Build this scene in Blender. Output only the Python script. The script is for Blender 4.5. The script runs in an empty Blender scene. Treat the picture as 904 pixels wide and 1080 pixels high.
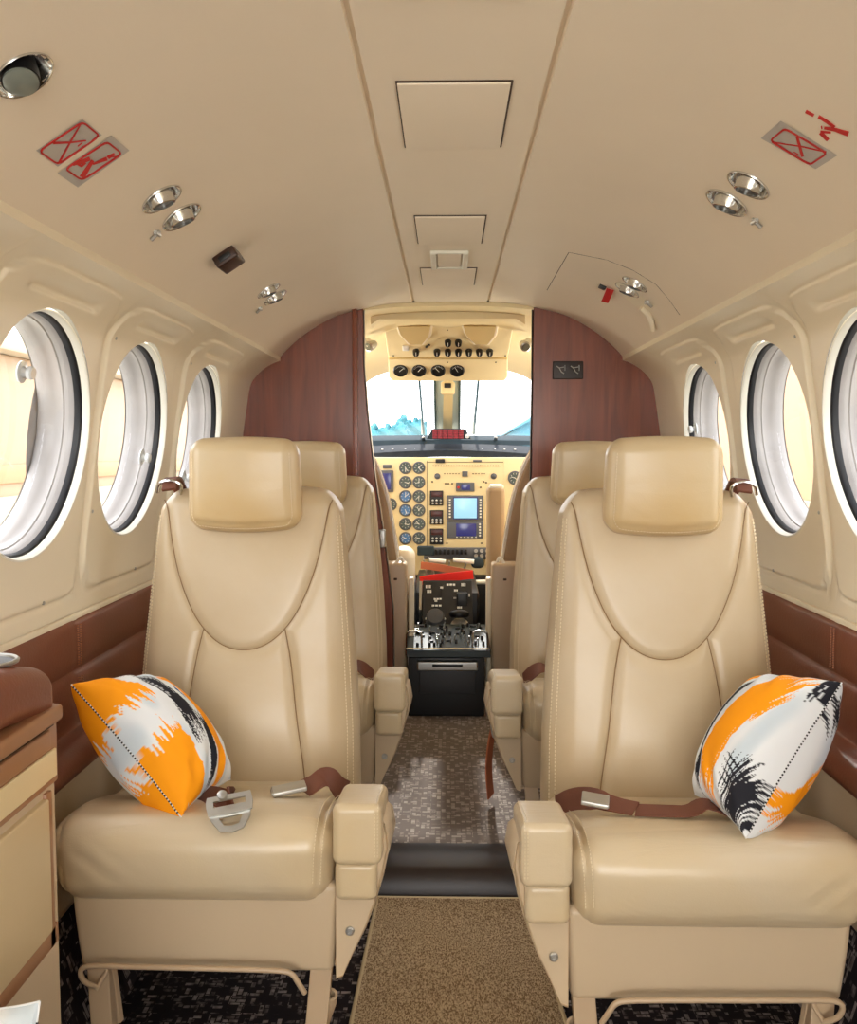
import bpy, bmesh, math, random
import numpy as np
from mathutils import Vector, Matrix
random.seed(4); RNG = np.random.default_rng(7)
SC = bpy.context.scene; COL = SC.collection

# ------------------------------------------------------------------ camera
CX, EZ, F = -.01, .977, 960.
PITCH = math.atan(65/960.); YAW = math.atan(20/960.)
cp, sp, cy_, sy_ = math.cos(PITCH), math.sin(PITCH), math.cos(YAW), math.sin(YAW)
fw = Vector((-sy_*cp, cy_*cp, -sp)); rt = Vector((cy_, sy_, 0)); up = Vector((-sy_*sp, cy_*sp, cp))
def ray(px, py): return fw + rt*((px-452)/F) - up*((py-540)/F)
def W(px, py, y):
    d = ray(px, py); t = y/d.y; return Vector((CX+d.x*t, y, EZ+d.z*t))
def WX(px, py, x):
    d = ray(px, py); t = (x-CX)/d.x; return Vector((x, d.y*t, EZ+d.z*t))
def WZ(px, py, z):
    d = ray(px, py); t = (z-EZ)/d.z; return Vector((CX+d.x*t, d.y*t, z))
cam = bpy.data.cameras.new('camera'); camo = bpy.data.objects.new('camera', cam); COL.objects.link(camo)
camo.location = (CX, 0, EZ)
camo.matrix_world = Matrix((( rt.x, up.x, -fw.x, CX), (rt.y, up.y, -fw.y, 0), (rt.z, up.z, -fw.z, EZ), (0, 0, 0, 1)))
cam.sensor_width = 36; cam.sensor_fit = 'AUTO'; cam.lens = F*36/1080.; cam.clip_start = .02; cam.clip_end = 500
SC.camera = camo

# ------------------------------------------------------------------ materials
def lin(c):
    return tuple(((v/255.)/12.92 if v/255. <= .04045 else (((v/255.)+.055)/1.055)**2.4) for v in c)+(1,)
def mat(name, rgb, rough=.5, metal=0., noise=0., nscale=30., bump=0., bscale=200., coat=0., spec=.5, emis=None, col2=None, bdist=.002):
    m = bpy.data.materials.new(name); m.use_nodes = True; nt = m.node_tree; b = nt.nodes['Principled BSDF']
    c = lin(rgb); b.inputs['Base Color'].default_value = c
    b.inputs['Roughness'].default_value = rough; b.inputs['Metallic'].default_value = metal
    b.inputs['Coat Weight'].default_value = coat; b.inputs['Coat Roughness'].default_value = .25
    b.inputs['Specular IOR Level'].default_value = spec
    tc = nt.nodes.new('ShaderNodeTexCoord')
    if noise or col2:
        n = nt.nodes.new('ShaderNodeTexNoise'); n.inputs['Scale'].default_value = nscale; n.inputs['Detail'].default_value = 4
        nt.links.new(tc.outputs['Object'], n.inputs['Vector'])
        mx = nt.nodes.new('ShaderNodeMix'); mx.data_type = 'RGBA'
        mx.inputs[6].default_value = tuple(v*(1-noise) for v in c[:3])+(1,)
        mx.inputs[7].default_value = lin(col2) if col2 else tuple(min(1, v*(1+noise)) for v in c[:3])+(1,)
        nt.links.new(n.outputs['Fac'], mx.inputs[0]); nt.links.new(mx.outputs[2], b.inputs['Base Color'])
    if bump:
        n = nt.nodes.new('ShaderNodeTexNoise'); n.inputs['Scale'].default_value = bscale; n.inputs['Detail'].default_value = 3
        nt.links.new(tc.outputs['Object'], n.inputs['Vector'])
        bp = nt.nodes.new('ShaderNodeBump'); bp.inputs['Strength'].default_value = bump; bp.inputs['Distance'].default_value = bdist
        nt.links.new(n.outputs['Fac'], bp.inputs['Height']); nt.links.new(bp.outputs['Normal'], b.inputs['Normal'])
    if emis: b.inputs['Emission Color'].default_value = lin(emis[0]); b.inputs['Emission Strength'].default_value = emis[1]
    return m
def leather(name, rgb, rough=.42, wr=.25, warm=(200, 164, 106)):
    m = bpy.data.materials.new(name); m.use_nodes = True; nt = m.node_tree; b = nt.nodes['Principled BSDF']; L = nt.links.new
    tc = nt.nodes.new('ShaderNodeTexCoord')
    n1 = nt.nodes.new('ShaderNodeTexNoise'); n1.inputs['Scale'].default_value = 5; n1.inputs['Detail'].default_value = 5
    L(tc.outputs['Object'], n1.inputs['Vector'])
    rp = nt.nodes.new('ShaderNodeValToRGB'); rp.color_ramp.elements[0].position = .35; rp.color_ramp.elements[1].position = .72
    rp.color_ramp.elements[0].color = lin(rgb); rp.color_ramp.elements[1].color = lin(warm)
    L(n1.outputs['Fac'], rp.inputs['Fac']); L(rp.outputs['Color'], b.inputs['Base Color'])
    b.inputs['Roughness'].default_value = rough; b.inputs['Specular IOR Level'].default_value = .55
    vo = nt.nodes.new('ShaderNodeTexVoronoi'); vo.inputs['Scale'].default_value = 420; L(tc.outputs['Object'], vo.inputs['Vector'])
    mp = nt.nodes.new('ShaderNodeMapping'); mp.inputs['Rotation'].default_value = (0, .5, .9); mp.inputs['Scale'].default_value = (4, 26, 9)
    L(tc.outputs['Object'], mp.inputs['Vector'])
    n2 = nt.nodes.new('ShaderNodeTexNoise'); n2.inputs['Scale'].default_value = 1.6; n2.inputs['Detail'].default_value = 5; n2.inputs['Distortion'].default_value = .6
    L(mp.outputs['Vector'], n2.inputs['Vector'])
    b1 = nt.nodes.new('ShaderNodeBump'); b1.inputs['Strength'].default_value = .12; b1.inputs['Distance'].default_value = .0006
    b2 = nt.nodes.new('ShaderNodeBump'); b2.inputs['Strength'].default_value = wr; b2.inputs['Distance'].default_value = .004
    L(vo.outputs['Distance'], b1.inputs['Height']); L(n2.outputs['Fac'], b2.inputs['Height'])
    L(b2.outputs['Normal'], b1.inputs['Normal']); L(b1.outputs['Normal'], b.inputs['Normal'])
    return m
def wood(name):
    m = bpy.data.materials.new(name); m.use_nodes = True; nt = m.node_tree; b = nt.nodes['Principled BSDF']; L = nt.links.new
    tc = nt.nodes.new('ShaderNodeTexCoord'); mp = nt.nodes.new('ShaderNodeMapping'); mp.inputs['Scale'].default_value = (14, 3, 1.2)
    L(tc.outputs['Object'], mp.inputs['Vector'])
    n = nt.nodes.new('ShaderNodeTexNoise'); n.inputs['Scale'].default_value = 2.2; n.inputs['Detail'].default_value = 7; n.inputs['Distortion'].default_value = 1.2
    L(mp.outputs['Vector'], n.inputs['Vector'])
    r = nt.nodes.new('ShaderNodeValToRGB'); e = r.color_ramp.elements
    e[0].position = .2; e[0].color = lin((100, 44, 27)); e[1].position = .85; e[1].color = lin((150, 80, 52))
    L(n.outputs['Fac'], r.inputs['Fac']); L(r.outputs['Color'], b.inputs['Base Color'])
    b.inputs['Roughness'].default_value = .3; b.inputs['Coat Weight'].default_value = .3; b.inputs['Coat Roughness'].default_value = .15
    return m
def woven(name, c0, c1, sx, sy, thr=.5, dens=.5, rough=.95, rugn=None):
    """basket-woven carpet: short dashes in alternating directions"""
    m = bpy.data.materials.new(name); m.use_nodes = True; nt = m.node_tree; b = nt.nodes['Principled BSDF']; L = nt.links.new
    tc = nt.nodes.new('ShaderNodeTexCoord')
    def brick(rot, sc, off):
        mp = nt.nodes.new('ShaderNodeMapping'); mp.inputs['Rotation'].default_value = (0, 0, rot); mp.inputs['Location'].default_value = (off, off, 0)
        L(tc.outputs['Object'], mp.inputs['Vector'])
        br = nt.nodes.new('ShaderNodeTexBrick'); br.inputs['Scale'].default_value = sc; br.inputs['Mortar Size'].default_value = .03
        br.inputs['Color1'].default_value = (0, 0, 0, 1); br.inputs['Color2'].default_value = (1, 1, 1, 1); br.inputs['Mortar'].default_value = (0, 0, 0, 1)
        L(mp.outputs['Vector'], br.inputs['Vector']); return br
    b1 = brick(0, sx, 0); b2 = brick(math.pi/2, sy, .013)
    ch = nt.nodes.new('ShaderNodeTexChecker'); ch.inputs['Scale'].default_value = 38; L(tc.outputs['Object'], ch.inputs['Vector'])
    mx = nt.nodes.new('ShaderNodeMix'); mx.data_type = 'RGBA'; L(ch.outputs['Fac'], mx.inputs[0]); L(b1.outputs['Color'], mx.inputs[6]); L(b2.outputs['Color'], mx.inputs[7])
    n = nt.nodes.new('ShaderNodeTexNoise'); n.inputs['Scale'].default_value = 60; n.inputs['Detail'].default_value = 3; L(tc.outputs['Object'], n.inputs['Vector'])
    ad = nt.nodes.new('ShaderNodeMath'); ad.operation = 'MULTIPLY'; L(mx.outputs[2], ad.inputs[0]); L(n.outputs['Fac'], ad.inputs[1])
    r = nt.nodes.new('ShaderNodeValToRGB'); e = r.color_ramp.elements; e[0].position = thr-.12; e[0].color = lin(c0); e[1].position = thr+.12; e[1].color = lin(c1)
    L(ad.outputs[0], r.inputs['Fac']); L(r.outputs['Color'], b.inputs['Base Color']); b.inputs['Roughness'].default_value = rough
    b.inputs['Specular IOR Level'].default_value = .15
    bp = nt.nodes.new('ShaderNodeBump'); bp.inputs['Strength'].default_value = .5; bp.inputs['Distance'].default_value = .003
    L(ad.outputs[0], bp.inputs['Height']); L(bp.outputs['Normal'], b.inputs['Normal'])
    return m
def tuft(name, c0, c1, scale=260, rough=.95):
    m = bpy.data.materials.new(name); m.use_nodes = True; nt = m.node_tree; b = nt.nodes['Principled BSDF']; L = nt.links.new
    tc = nt.nodes.new('ShaderNodeTexCoord'); mp = nt.nodes.new('ShaderNodeMapping'); mp.inputs['Scale'].default_value = (1, .45, 1); L(tc.outputs['Object'], mp.inputs['Vector'])
    n = nt.nodes.new('ShaderNodeTexNoise'); n.inputs['Scale'].default_value = scale; n.inputs['Detail'].default_value = 2; n.inputs['Roughness'].default_value = .7
    L(mp.outputs['Vector'], n.inputs['Vector'])
    r = nt.nodes.new('ShaderNodeValToRGB'); e = r.color_ramp.elements; e[0].position = .4; e[0].color = lin(c0); e[1].position = .6; e[1].color = lin(c1)
    L(n.outputs['Fac'], r.inputs['Fac']); L(r.outputs['Color'], b.inputs['Base Color']); b.inputs['Roughness'].default_value = rough
    b.inputs['Specular IOR Level'].default_value = .1
    bp = nt.nodes.new('ShaderNodeBump'); bp.inputs['Strength'].default_value = .6; bp.inputs['Distance'].default_value = .003
    L(n.outputs['Fac'], bp.inputs['Height']); L(bp.outputs['Normal'], b.inputs['Normal'])
    return m
def glass(name, tint=(1, 1, 1), gl=.08):
    m = bpy.data.materials.new(name); m.use_nodes = True; nt = m.node_tree; nt.nodes.clear(); L = nt.links.new
    o = nt.nodes.new('ShaderNodeOutputMaterial'); mx = nt.nodes.new('ShaderNodeMixShader'); mx.inputs[0].default_value = gl
    t = nt.nodes.new('ShaderNodeBsdfTransparent'); t.inputs[0].default_value = tint+(1,)
    g = nt.nodes.new('ShaderNodeBsdfGlossy'); g.inputs['Roughness'].default_value = .03
    L(t.outputs[0], mx.inputs[1]); L(g.outputs[0], mx.inputs[2]); L(mx.outputs[0], o.inputs[0]); return m
M = {}
M['leather'] = leather('beige_leather', (198, 180, 150), .34, .22, (188, 166, 130))
M['leather_cush'] = leather('creased_leather', (203, 187, 158), .30, .5, (202, 180, 140))
M['leather_head'] = leather('headrest_leather', (200, 180, 144), .32, .3, (198, 170, 122))
M['hard'] = mat('beige_plastic', (198, 178, 148), .42, noise=.05, nscale=8, bump=.04, bscale=300)
M['leg'] = mat('seat_leg_paint', (186, 162, 132), .38, noise=.05, nscale=10)
M['ceil'] = mat('ceiling_vinyl', (240, 228, 208), .45, noise=.06, nscale=3, bump=.05, bscale=500, spec=.25)
M['wallp'] = mat('sidewall_cream', (240, 230, 206), .38, noise=.03, nscale=4, spec=.4)
M['rim'] = mat('window_rim_white', (236, 234, 222), .35)
M['black'] = mat('black_rubber', (14, 16, 22), .45)
M['tunnel'] = mat('window_reveal_grey', (176, 172, 170), .28, noise=.3, nscale=9)
M['wood'] = wood('mahogany')
M['brown'] = mat('brown_leather', (122, 68, 48), .36, noise=.1, nscale=8, bump=.15, bscale=220)
M['brownwood'] = mat('brown_laminate', (158, 114, 80), .38, noise=.12, nscale=9)
M['dkbrown'] = mat('dark_brown_vinyl', (38, 26, 22), .42, noise=.15, nscale=40, bump=.2, bscale=600)
M['strap'] = mat('brown_webbing', (110, 64, 46), .6, noise=.1, nscale=60, bump=.3, bscale=900)
M['chrome'] = mat('chrome', (215, 215, 212), .16, 1.0, noise=.06, nscale=30)
M['steel'] = mat('brushed_steel', (190, 190, 186), .38, .9, noise=.1, nscale=50)
M['thread'] = mat('stitch_thread', (226, 212, 180), .7)
M['bthread'] = mat('band_thread', (176, 120, 90), .7)
M['seam'] = mat('seam_thread', (140, 112, 78), .7)
M['panel'] = mat('instrument_cream', (230, 213, 168), .5, noise=.04, nscale=8)
M['darkgrey'] = mat('glareshield_grey', (52, 62, 68), .9, noise=.2, nscale=12, spec=.1)
M['blackpl'] = mat('black_plastic', (16, 16, 18), .4, noise=.2, nscale=30)
M['knobgrey'] = mat('knob_grey', (88, 90, 94), .4)
M['midgrey'] = mat('avionics_grey', (86, 90, 98), .45)
M['white'] = mat('white_marking', (232, 232, 226), .5)
M['dial'] = mat('gauge_face', (66, 84, 84), .35)
M['dialblue'] = mat('gauge_face_blue', (70, 120, 180), .35)
M['screen'] = mat('lit_blue_screen', (130, 176, 200), .2, emis=((120, 170, 196), .6))
M['navy'] = mat('navy_screen', (40, 44, 96), .15, emis=((44, 48, 110), .35))
M['reddark'] = mat('dark_red_display', (64, 20, 16), .3)
M['red'] = mat('red_strap', (240, 34, 20), .5)
M['redsign'] = mat('red_print', (200, 34, 36), .5)
M['redlens'] = mat('annunciator_red', (128, 34, 48), .3, emis=((160, 40, 60), .06))
M['signgrey'] = mat('sign_plate_grey', (188, 184, 178), .5)
M['orangebrown'] = mat('tan_leather_strap', (176, 100, 66), .6)
M['lens'] = mat('lamp_lens_grey', (120, 126, 118), .12, noise=.1, nscale=20)
M['gap'] = mat('shadow_gap_brown', (70, 54, 42), .8)
M['bronze'] = mat('bronze_plastic', (62, 42, 34), .35, .3)
M['carpet'] = woven('woven_dark_carpet', (40, 34, 38), (160, 150, 148), 26, 26, .40)
M['carpetf'] = woven('woven_grey_carpet', (130, 120, 114), (184, 174, 164), 20, 20, .34)
M['rug'] = tuft('tan_rug', (126, 102, 76), (206, 184, 150), 400)
M['rugedge'] = mat('rug_binding', (206, 188, 150), .8, bump=.3, bscale=900)
M['clear'] = glass('clear_glass', (.97, .98, 1.), .06)
M['acrylic'] = mat('clear_acrylic', (214, 218, 220), .08, spec=.9)
M['postblue'] = mat('windshield_post', (196, 212, 214), .4)
M['tan'] = mat('cockpit_seat_back', (172, 148, 116), .6, noise=.08, nscale=12, bump=.1, bscale=200)
M['shell'] = mat('fuselage_skin', (190, 188, 182), .7)
M['concrete'] = mat('apron_concrete', (176, 172, 160), .9, noise=.1, nscale=.5)
M['peach'] = mat('peach_hangar_paint', (176, 152, 126), .8, noise=.08, nscale=.6)
M['peachlt'] = mat('cream_hangar_band', (190, 176, 154), .8, noise=.05, nscale=1)
M['yellow'] = mat('yellow_hangar_stripe', (186, 148, 112), .8, noise=.05, nscale=1)
M['tree'] = mat('distant_tree', (70, 130, 140), .9, noise=.3, nscale=.6)
M['hangar'] = mat('distant_hangar_blue', (90, 140, 158), .8, noise=.15, nscale=.4)

# ------------------------------------------------------------------ mesh tools
class MB:
    def __init__(s): s.v = []; s.f = []; s.n = 0; s.c = None
    def add(s, V, Fc):
        V = np.asarray(V, float).reshape(-1, 3); s.v.append(V)
        s.f.extend([tuple(i+s.n for i in f) for f in Fc]); s.n += len(V); return s
    def verts(s): return np.concatenate(s.v) if s.v else np.zeros((0, 3))
    def warp(s, fn):
        V = fn(s.verts().copy()); s.v = [V]; return s
    def mirror(s):
        V = s.verts().copy(); V[:, 0] *= -1; s.v = [V]; s.f = [f[::-1] for f in s.f]; return s
    def grid(s, G, wrapu=False, wrapv=False, flip=False):
        G = np.asarray(G, float); nu, nv = G.shape[:2]; Fc = []
        for i in range(nu if wrapu else nu-1):
            for j in range(nv if wrapv else nv-1):
                a, b, c, d = i*nv+j, ((i+1) % nu)*nv+j, ((i+1) % nu)*nv+(j+1) % nv, i*nv+(j+1) % nv
                Fc.append((a, d, c, b) if flip else (a, b, c, d))
        return s.add(G.reshape(-1, 3), Fc)
    def rbox(s, lo, hi, r=.004, k=3, n=(1, 1, 1), fn=None):
        lo = np.array(lo, float); hi = np.array(hi, float); r = min(r, .499*min(hi-lo)); ax = []
        th = np.tan(np.linspace(math.pi/4, 0, k+1))*r
        for a in range(3):
            mid = np.linspace(lo[a]+r, hi[a]-r, n[a]+1)
            ax.append(np.concatenate([lo[a]+r-th[:-1], mid, hi[a]-r+th[::-1][1:]]))
        Vs = []; Fs = []; o = 0
        for a in range(3):
            b, c = (a+1) % 3, (a+2) % 3
            for side in (0, 1):
                B, C = np.meshgrid(ax[b], ax[c], indexing='ij'); P = np.zeros(B.shape+(3,))
                P[..., a] = hi[a] if side else lo[a]; P[..., b] = B; P[..., c] = C
                nb, nc = B.shape
                idx = np.arange(nb*nc).reshape(nb, nc)+o
                q = np.stack([idx[:-1, :-1], idx[1:, :-1], idx[1:, 1:], idx[:-1, 1:]], -1).reshape(-1, 4)
                if not side: q = q[:, ::-1]
                Vs.append(P.reshape(-1, 3)); Fs.append(q); o += nb*nc
        V = np.concatenate(Vs); Q = np.concatenate(Fs)
        _, ix, inv = np.unique(np.round(V, 7), axis=0, return_index=True, return_inverse=True)
        V = V[ix]; Q = inv.reshape(-1)[Q]
        q = np.clip(V, lo+r, hi-r); d = V-q; L = np.linalg.norm(d, axis=1, keepdims=True); V = q+d/np.maximum(L, 1e-9)*r
        if fn is not None: V = fn(V)
        return s.add(V, [tuple(int(x) for x in t) for t in Q])
    def tube(s, pts, r, seg=10, smooth=0, cap=True, closed=False, flat=None):
        P = [Vector(p) for p in pts]
        for _ in range(smooth):
            Q = [P[0]]
            for a, b in zip(P[:-1], P[1:]): Q += [a*.75+b*.25, a*.25+b*.75]
            P = Q+[P[-1]]
        n = len(P); rr = list(np.interp(np.linspace(0, 1, n), np.linspace(0, 1, len(r)), r)) if hasattr(r, '__len__') else [r]*n
        T = [(P[(i+1) % n if closed else min(i+1, n-1)]-P[(i-1) % n if closed else max(i-1, 0)]).normalized() for i in range(n)]
        N = T[0].orthogonal().normalized(); G = []
        if flat is not None:
            N = (Vector(flat[0])-T[0]*T[0].dot(Vector(flat[0]))).normalized()
        for i in range(n):
            N = (N-T[i]*N.dot(T[i])).normalized(); B = T[i].cross(N)
            kb = flat[1] if flat else 1
            G.append([P[i]+N*(math.cos(a)*rr[i])+B*(math.sin(a)*rr[i]*kb) for a in [2*math.pi*j/seg for j in range(seg)]])
        o = s.n; s.grid(G, wrapu=closed, wrapv=True, flip=True)
        if cap and not closed:
            s.f.append(tuple(o+j for j in range(seg))); s.f.append(tuple(o+(n-1)*seg+j for j in range(seg))[::-1])
        return s
    def ribbon(s, pts, wdir, w, t=.0015, smooth=2):
        """flat strap following pts, wide along wdir"""
        P = [Vector(p) for p in pts]
        for _ in range(smooth):
            Q = [P[0]]
            for a, b in zip(P[:-1], P[1:]): Q += [a*.75+b*.25, a*.25+b*.75]
            P = Q+[P[-1]]
        G = []; n = len(P)
        for i in range(n):
            T = (P[min(i+1, n-1)]-P[max(i-1, 0)]).normalized(); wd = Vector(wdir); wd = (wd-T*wd.dot(T)).normalized(); N = T.cross(wd)
            G.append([P[i]+wd*a*w/2+N*b*t/2 for a, b in ((-1, -1), (1, -1), (1, 1), (-1, 1))])
        o = s.n; s.grid(G, wrapv=True); s.f.append((o+3, o+2, o+1, o)); e = o+(n-1)*4; s.f.append((e, e+1, e+2, e+3)); return s
    def lathe(s, c, axis, prof, seg=32, capend=True, capstart=False, xdir=None, ell=1.):
        c = Vector(c); A = Vector(axis).normalized(); X = (Vector(xdir)-A*A.dot(Vector(xdir))).normalized() if xdir is not None else A.orthogonal().normalized(); Y = A.cross(X)
        G = [[c+A*h+X*(math.cos(t)*r)+Y*(math.sin(t)*r*ell) for t in [2*math.pi*j/seg for j in range(seg)]] for r, h in prof]
        o = s.n; s.grid(G, wrapv=True, flip=True)
        if capend: s.f.append(tuple(o+(len(prof)-1)*seg+j for j in range(seg)))
        if capstart: s.f.append(tuple(o+j for j in range(seg))[::-1])
        return s
    def prism(s, poly, a, b):
        """poly: list of 3D points; extruded by vector from a to b offsets"""
        a = Vector(a); b = Vector(b); n = len(poly); P = [Vector(p)+a for p in poly]+[Vector(p)+b for p in poly]
        Fc = [tuple(range(n))[::-1], tuple(range(n, 2*n))]+[(i, (i+1) % n, (i+1) % n+n, i+n) for i in range(n)]
        return s.add([tuple(p) for p in P], Fc)
ORG = {}
def tag(o, label=None, cat=None, group=None, kind=None):
    if label: o['label'] = label
    if cat: o['category'] = cat
    if group: o['group'] = group
    if kind: o['kind'] = kind
    return o
MESHC = {}
def mkmesh(name, mb, m, org, sharp=40, fixn=True):
    me = bpy.data.meshes.new(name); V = mb.verts()-np.array(org)
    me.from_pydata(V.tolist(), [], mb.f); 
    if fixn:
        bm = bmesh.new(); bm.from_mesh(me); bmesh.ops.recalc_face_normals(bm, faces=bm.faces); bm.to_mesh(me); bm.free()
    for p in me.polygons: p.use_smooth = True
    me.update(); me.set_sharp_from_angle(angle=math.radians(sharp))
    if isinstance(m, (list, tuple)):
        for x in m: me.materials.append(x)
    else: me.materials.append(m)
    return me
def thing(name, loc, label, cat, group=None, kind=None):
    o = bpy.data.objects.new(name, None); COL.objects.link(o); o.location = loc; o.empty_display_size = .05; ORG[o] = Vector(loc)
    return tag(o, label, cat, group, kind)
def part(name, mb, m, parent, label=None, sharp=40, bevel=0, fixn=True):
    me = mkmesh(name, mb, m, ORG[parent], sharp, fixn); o = bpy.data.objects.new(name, me); COL.objects.link(o); o.parent = parent; ORG[o] = ORG[parent]
    if label: o['label'] = label
    if bevel:
        b = o.modifiers.new('bevel', 'BEVEL'); b.width = bevel; b.segments = 2; b.limit_method = 'ANGLE'
    return o
def part_each(name, mb, m, parent, **k):
    par = list(range(mb.n))
    def fd(a):
        while par[a] != a: par[a] = par[par[a]]; a = par[a]
        return a
    for f in mb.f:
        r = fd(f[0])
        for q in f[1:]: par[fd(q)] = r
    V = mb.verts(); G = {}
    for f in mb.f: G.setdefault(fd(f[0]), []).append(f)
    for fs in G.values():
        ids = sorted({q for f in fs for q in f}); mp = {q: i for i, q in enumerate(ids)}
        part(name, MB().add(V[ids], [tuple(mp[q] for q in f) for f in fs]), m, parent, **k)
def solo(name, mb, m, label=None, cat=None, group=None, kind=None, sharp=40, bevel=0, fixn=True):
    V = mb.verts(); lo = V.min(0); hi = V.max(0); org = Vector(((lo[0]+hi[0])/2, (lo[1]+hi[1])/2, lo[2]))
    me = mkmesh(name, mb, m, org, sharp, fixn); o = bpy.data.objects.new(name, me); COL.objects.link(o); o.location = org; ORG[o] = org
    if bevel:
        b = o.modifiers.new('bevel', 'BEVEL'); b.width = bevel; b.segments = 2; b.limit_method = 'ANGLE'
    return tag(o, label, cat, group, kind)
def struct(name, mb, m, **k): return solo(name, mb, m, kind='structure', **k)
def sst(x): x = np.clip(x, 0, 1); return x*x*(3-2*x)

# ------------------------------------------------------------------ fuselage section
def catmull(pts, n=8):
    P = [pts[0]]+list(pts)+[pts[-1]]; out = []
    for i in range(1, len(P)-2):
        p0, p1, p2, p3 = [np.array(q, float) for q in P[i-1:i+3]]
        for t in np.linspace(0, 1, n, endpoint=False):
            out.append(.5*((2*p1)+(-p0+p2)*t+(2*p0-5*p1+4*p2-p3)*t*t+(-p0+3*p1-3*p2+p3)*t**3))
    out.append(np.array(pts[-1], float)); return np.array(out)
CEILP = catmull([(.122, 1.452), (.20, 1.447), (.275, 1.434), (.36, 1.412), (.42, 1.384), (.48, 1.345), (.53, 1.302), (.557, 1.272)], 6)
def ceil_z(x):
    x = abs(x)
    return 1.452 if x < .122 else float(np.interp(x, CEILP[:, 0], CEILP[:, 1]))
WALLP = catmull([(.552, 1.266), (.575, 1.258), (.605, 1.240), (.632, 1.215), (.650, 1.185), (.662, 1.12), (.680, 1.0), (.696, .88), (.7085, .79), (.711, .72), (.706, .665)], 8)
wz_ = WALLP[::-1, 1]; wx_ = WALLP[::-1, 0]
def wall_x(z): return np.interp(z, wz_, wx_)
def ceil_hit(px, py):
    d = ray(px, py); t = .3
    while t < 6:
        p = Vector((CX, 0, EZ))+d*t
        if abs(p.x) > .557 or p.z > ceil_z(p.x): break
        t += .002
    e = .004; s = (ceil_z(p.x+e)-ceil_z(p.x-e))/(2*e)
    n = Vector((s, 0, -1)).normalized()
    return p, n
Y0, Y1 = -1.6, 2.97
YB = [.03, .51, .99, 1.47, 1.928, 2.436]

# ceiling
mb = MB(); prof = [(x, z) for x, z in CEILP[::-1]]
groove = [(.124, 1.4515), (.1225, 1.458), (.117, 1.458), (.1155, 1.452)]
right = prof[:-1]+groove
sec = [(-x, z) for x, z in right][:]+[(x, z) for x, z in right[::-1]]
sec = [(-.566, 1.276), (-.5655, 1.268)]+sec+[(.5655, 1.268), (.566, 1.276)]
VENTS = [(24, 78, 66), (170, 209, 46), (191, 228, 45), (283, 306, 27), (290, 313, 27), (790, 194, 47), (767, 213, 46), (670, 299, 29), (662, 305, 28)]
def vent_geo(px, py, maj):
    p, n = ceil_hit(px, py); return p, n, maj/2*p.y/F*1.02
holes = [vent_geo(*v) for v in VENTS]
def densify(S, step):
    out = [S[0]]
    for a, b in zip(S[:-1], S[1:]):
        L = math.dist(a, b); k = max(1, int(L/step)) if .24 < abs(a[0]) < .56 and abs(a[0]-b[0]) > 1e-4 else 1
        out += [tuple(a[i]+(b[i]-a[i])*q/k for i in (0, 1)) for q in range(1, k+1)]
    return out
sec = densify(sec, .0030)
yy = list(np.linspace(Y0, Y1, 14))
for p, n, R in holes: yy += list(np.arange(p.y-R*1.15, p.y+R*1.15, .0030))
yy = sorted(yy); y2 = [yy[0]]
for v in yy[1:]:
    if v-y2[-1] > .0012: y2.append(v)
y2[-1] = Y1
G = np.array([[(x, y, z) for x, z in sec] for y in y2]); nu, nv = G.shape[:2]
inside = np.zeros((nu, nv), bool)
for p, n, R in holes: inside |= np.linalg.norm(G-np.array(p), axis=-1) < R*.955
fc = [(i*nv+j, (i+1)*nv+j, (i+1)*nv+j+1, i*nv+j+1) for i in range(nu-1) for j in range(nv-1) if not (inside[i, j] and inside[i+1, j] and inside[i+1, j+1] and inside[i, j+1])]
mb.add(G, fc); used = np.zeros(nu*nv, bool); used[np.array(fc).ravel()] = True; remap = np.cumsum(used)-1
mb = MB().add(G.reshape(-1, 3)[used], [tuple(int(remap[q]) for q in f) for f in fc])
struct('ceiling', mb, M['ceil'], sharp=50)
# outer skin of the roof (blocks daylight)
mb = MB(); sk = [(-.75, .0), (-.80, .5), (-.79, .665)] 
out = [(.83, -.25), (.86, .3), (.85, .64)]
top = [(.62, 1.33), (.45, 1.46), (.2, 1.52)]
osec = [(-x, z) for x, z in top]+[(x, z) for x, z in top[::-1]]
mb.grid([[(x, y, z) for x, z in osec] for y in np.linspace(Y0, 2.99, 4)])
struct('ceiling_skin', mb, M['shell'])

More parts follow.
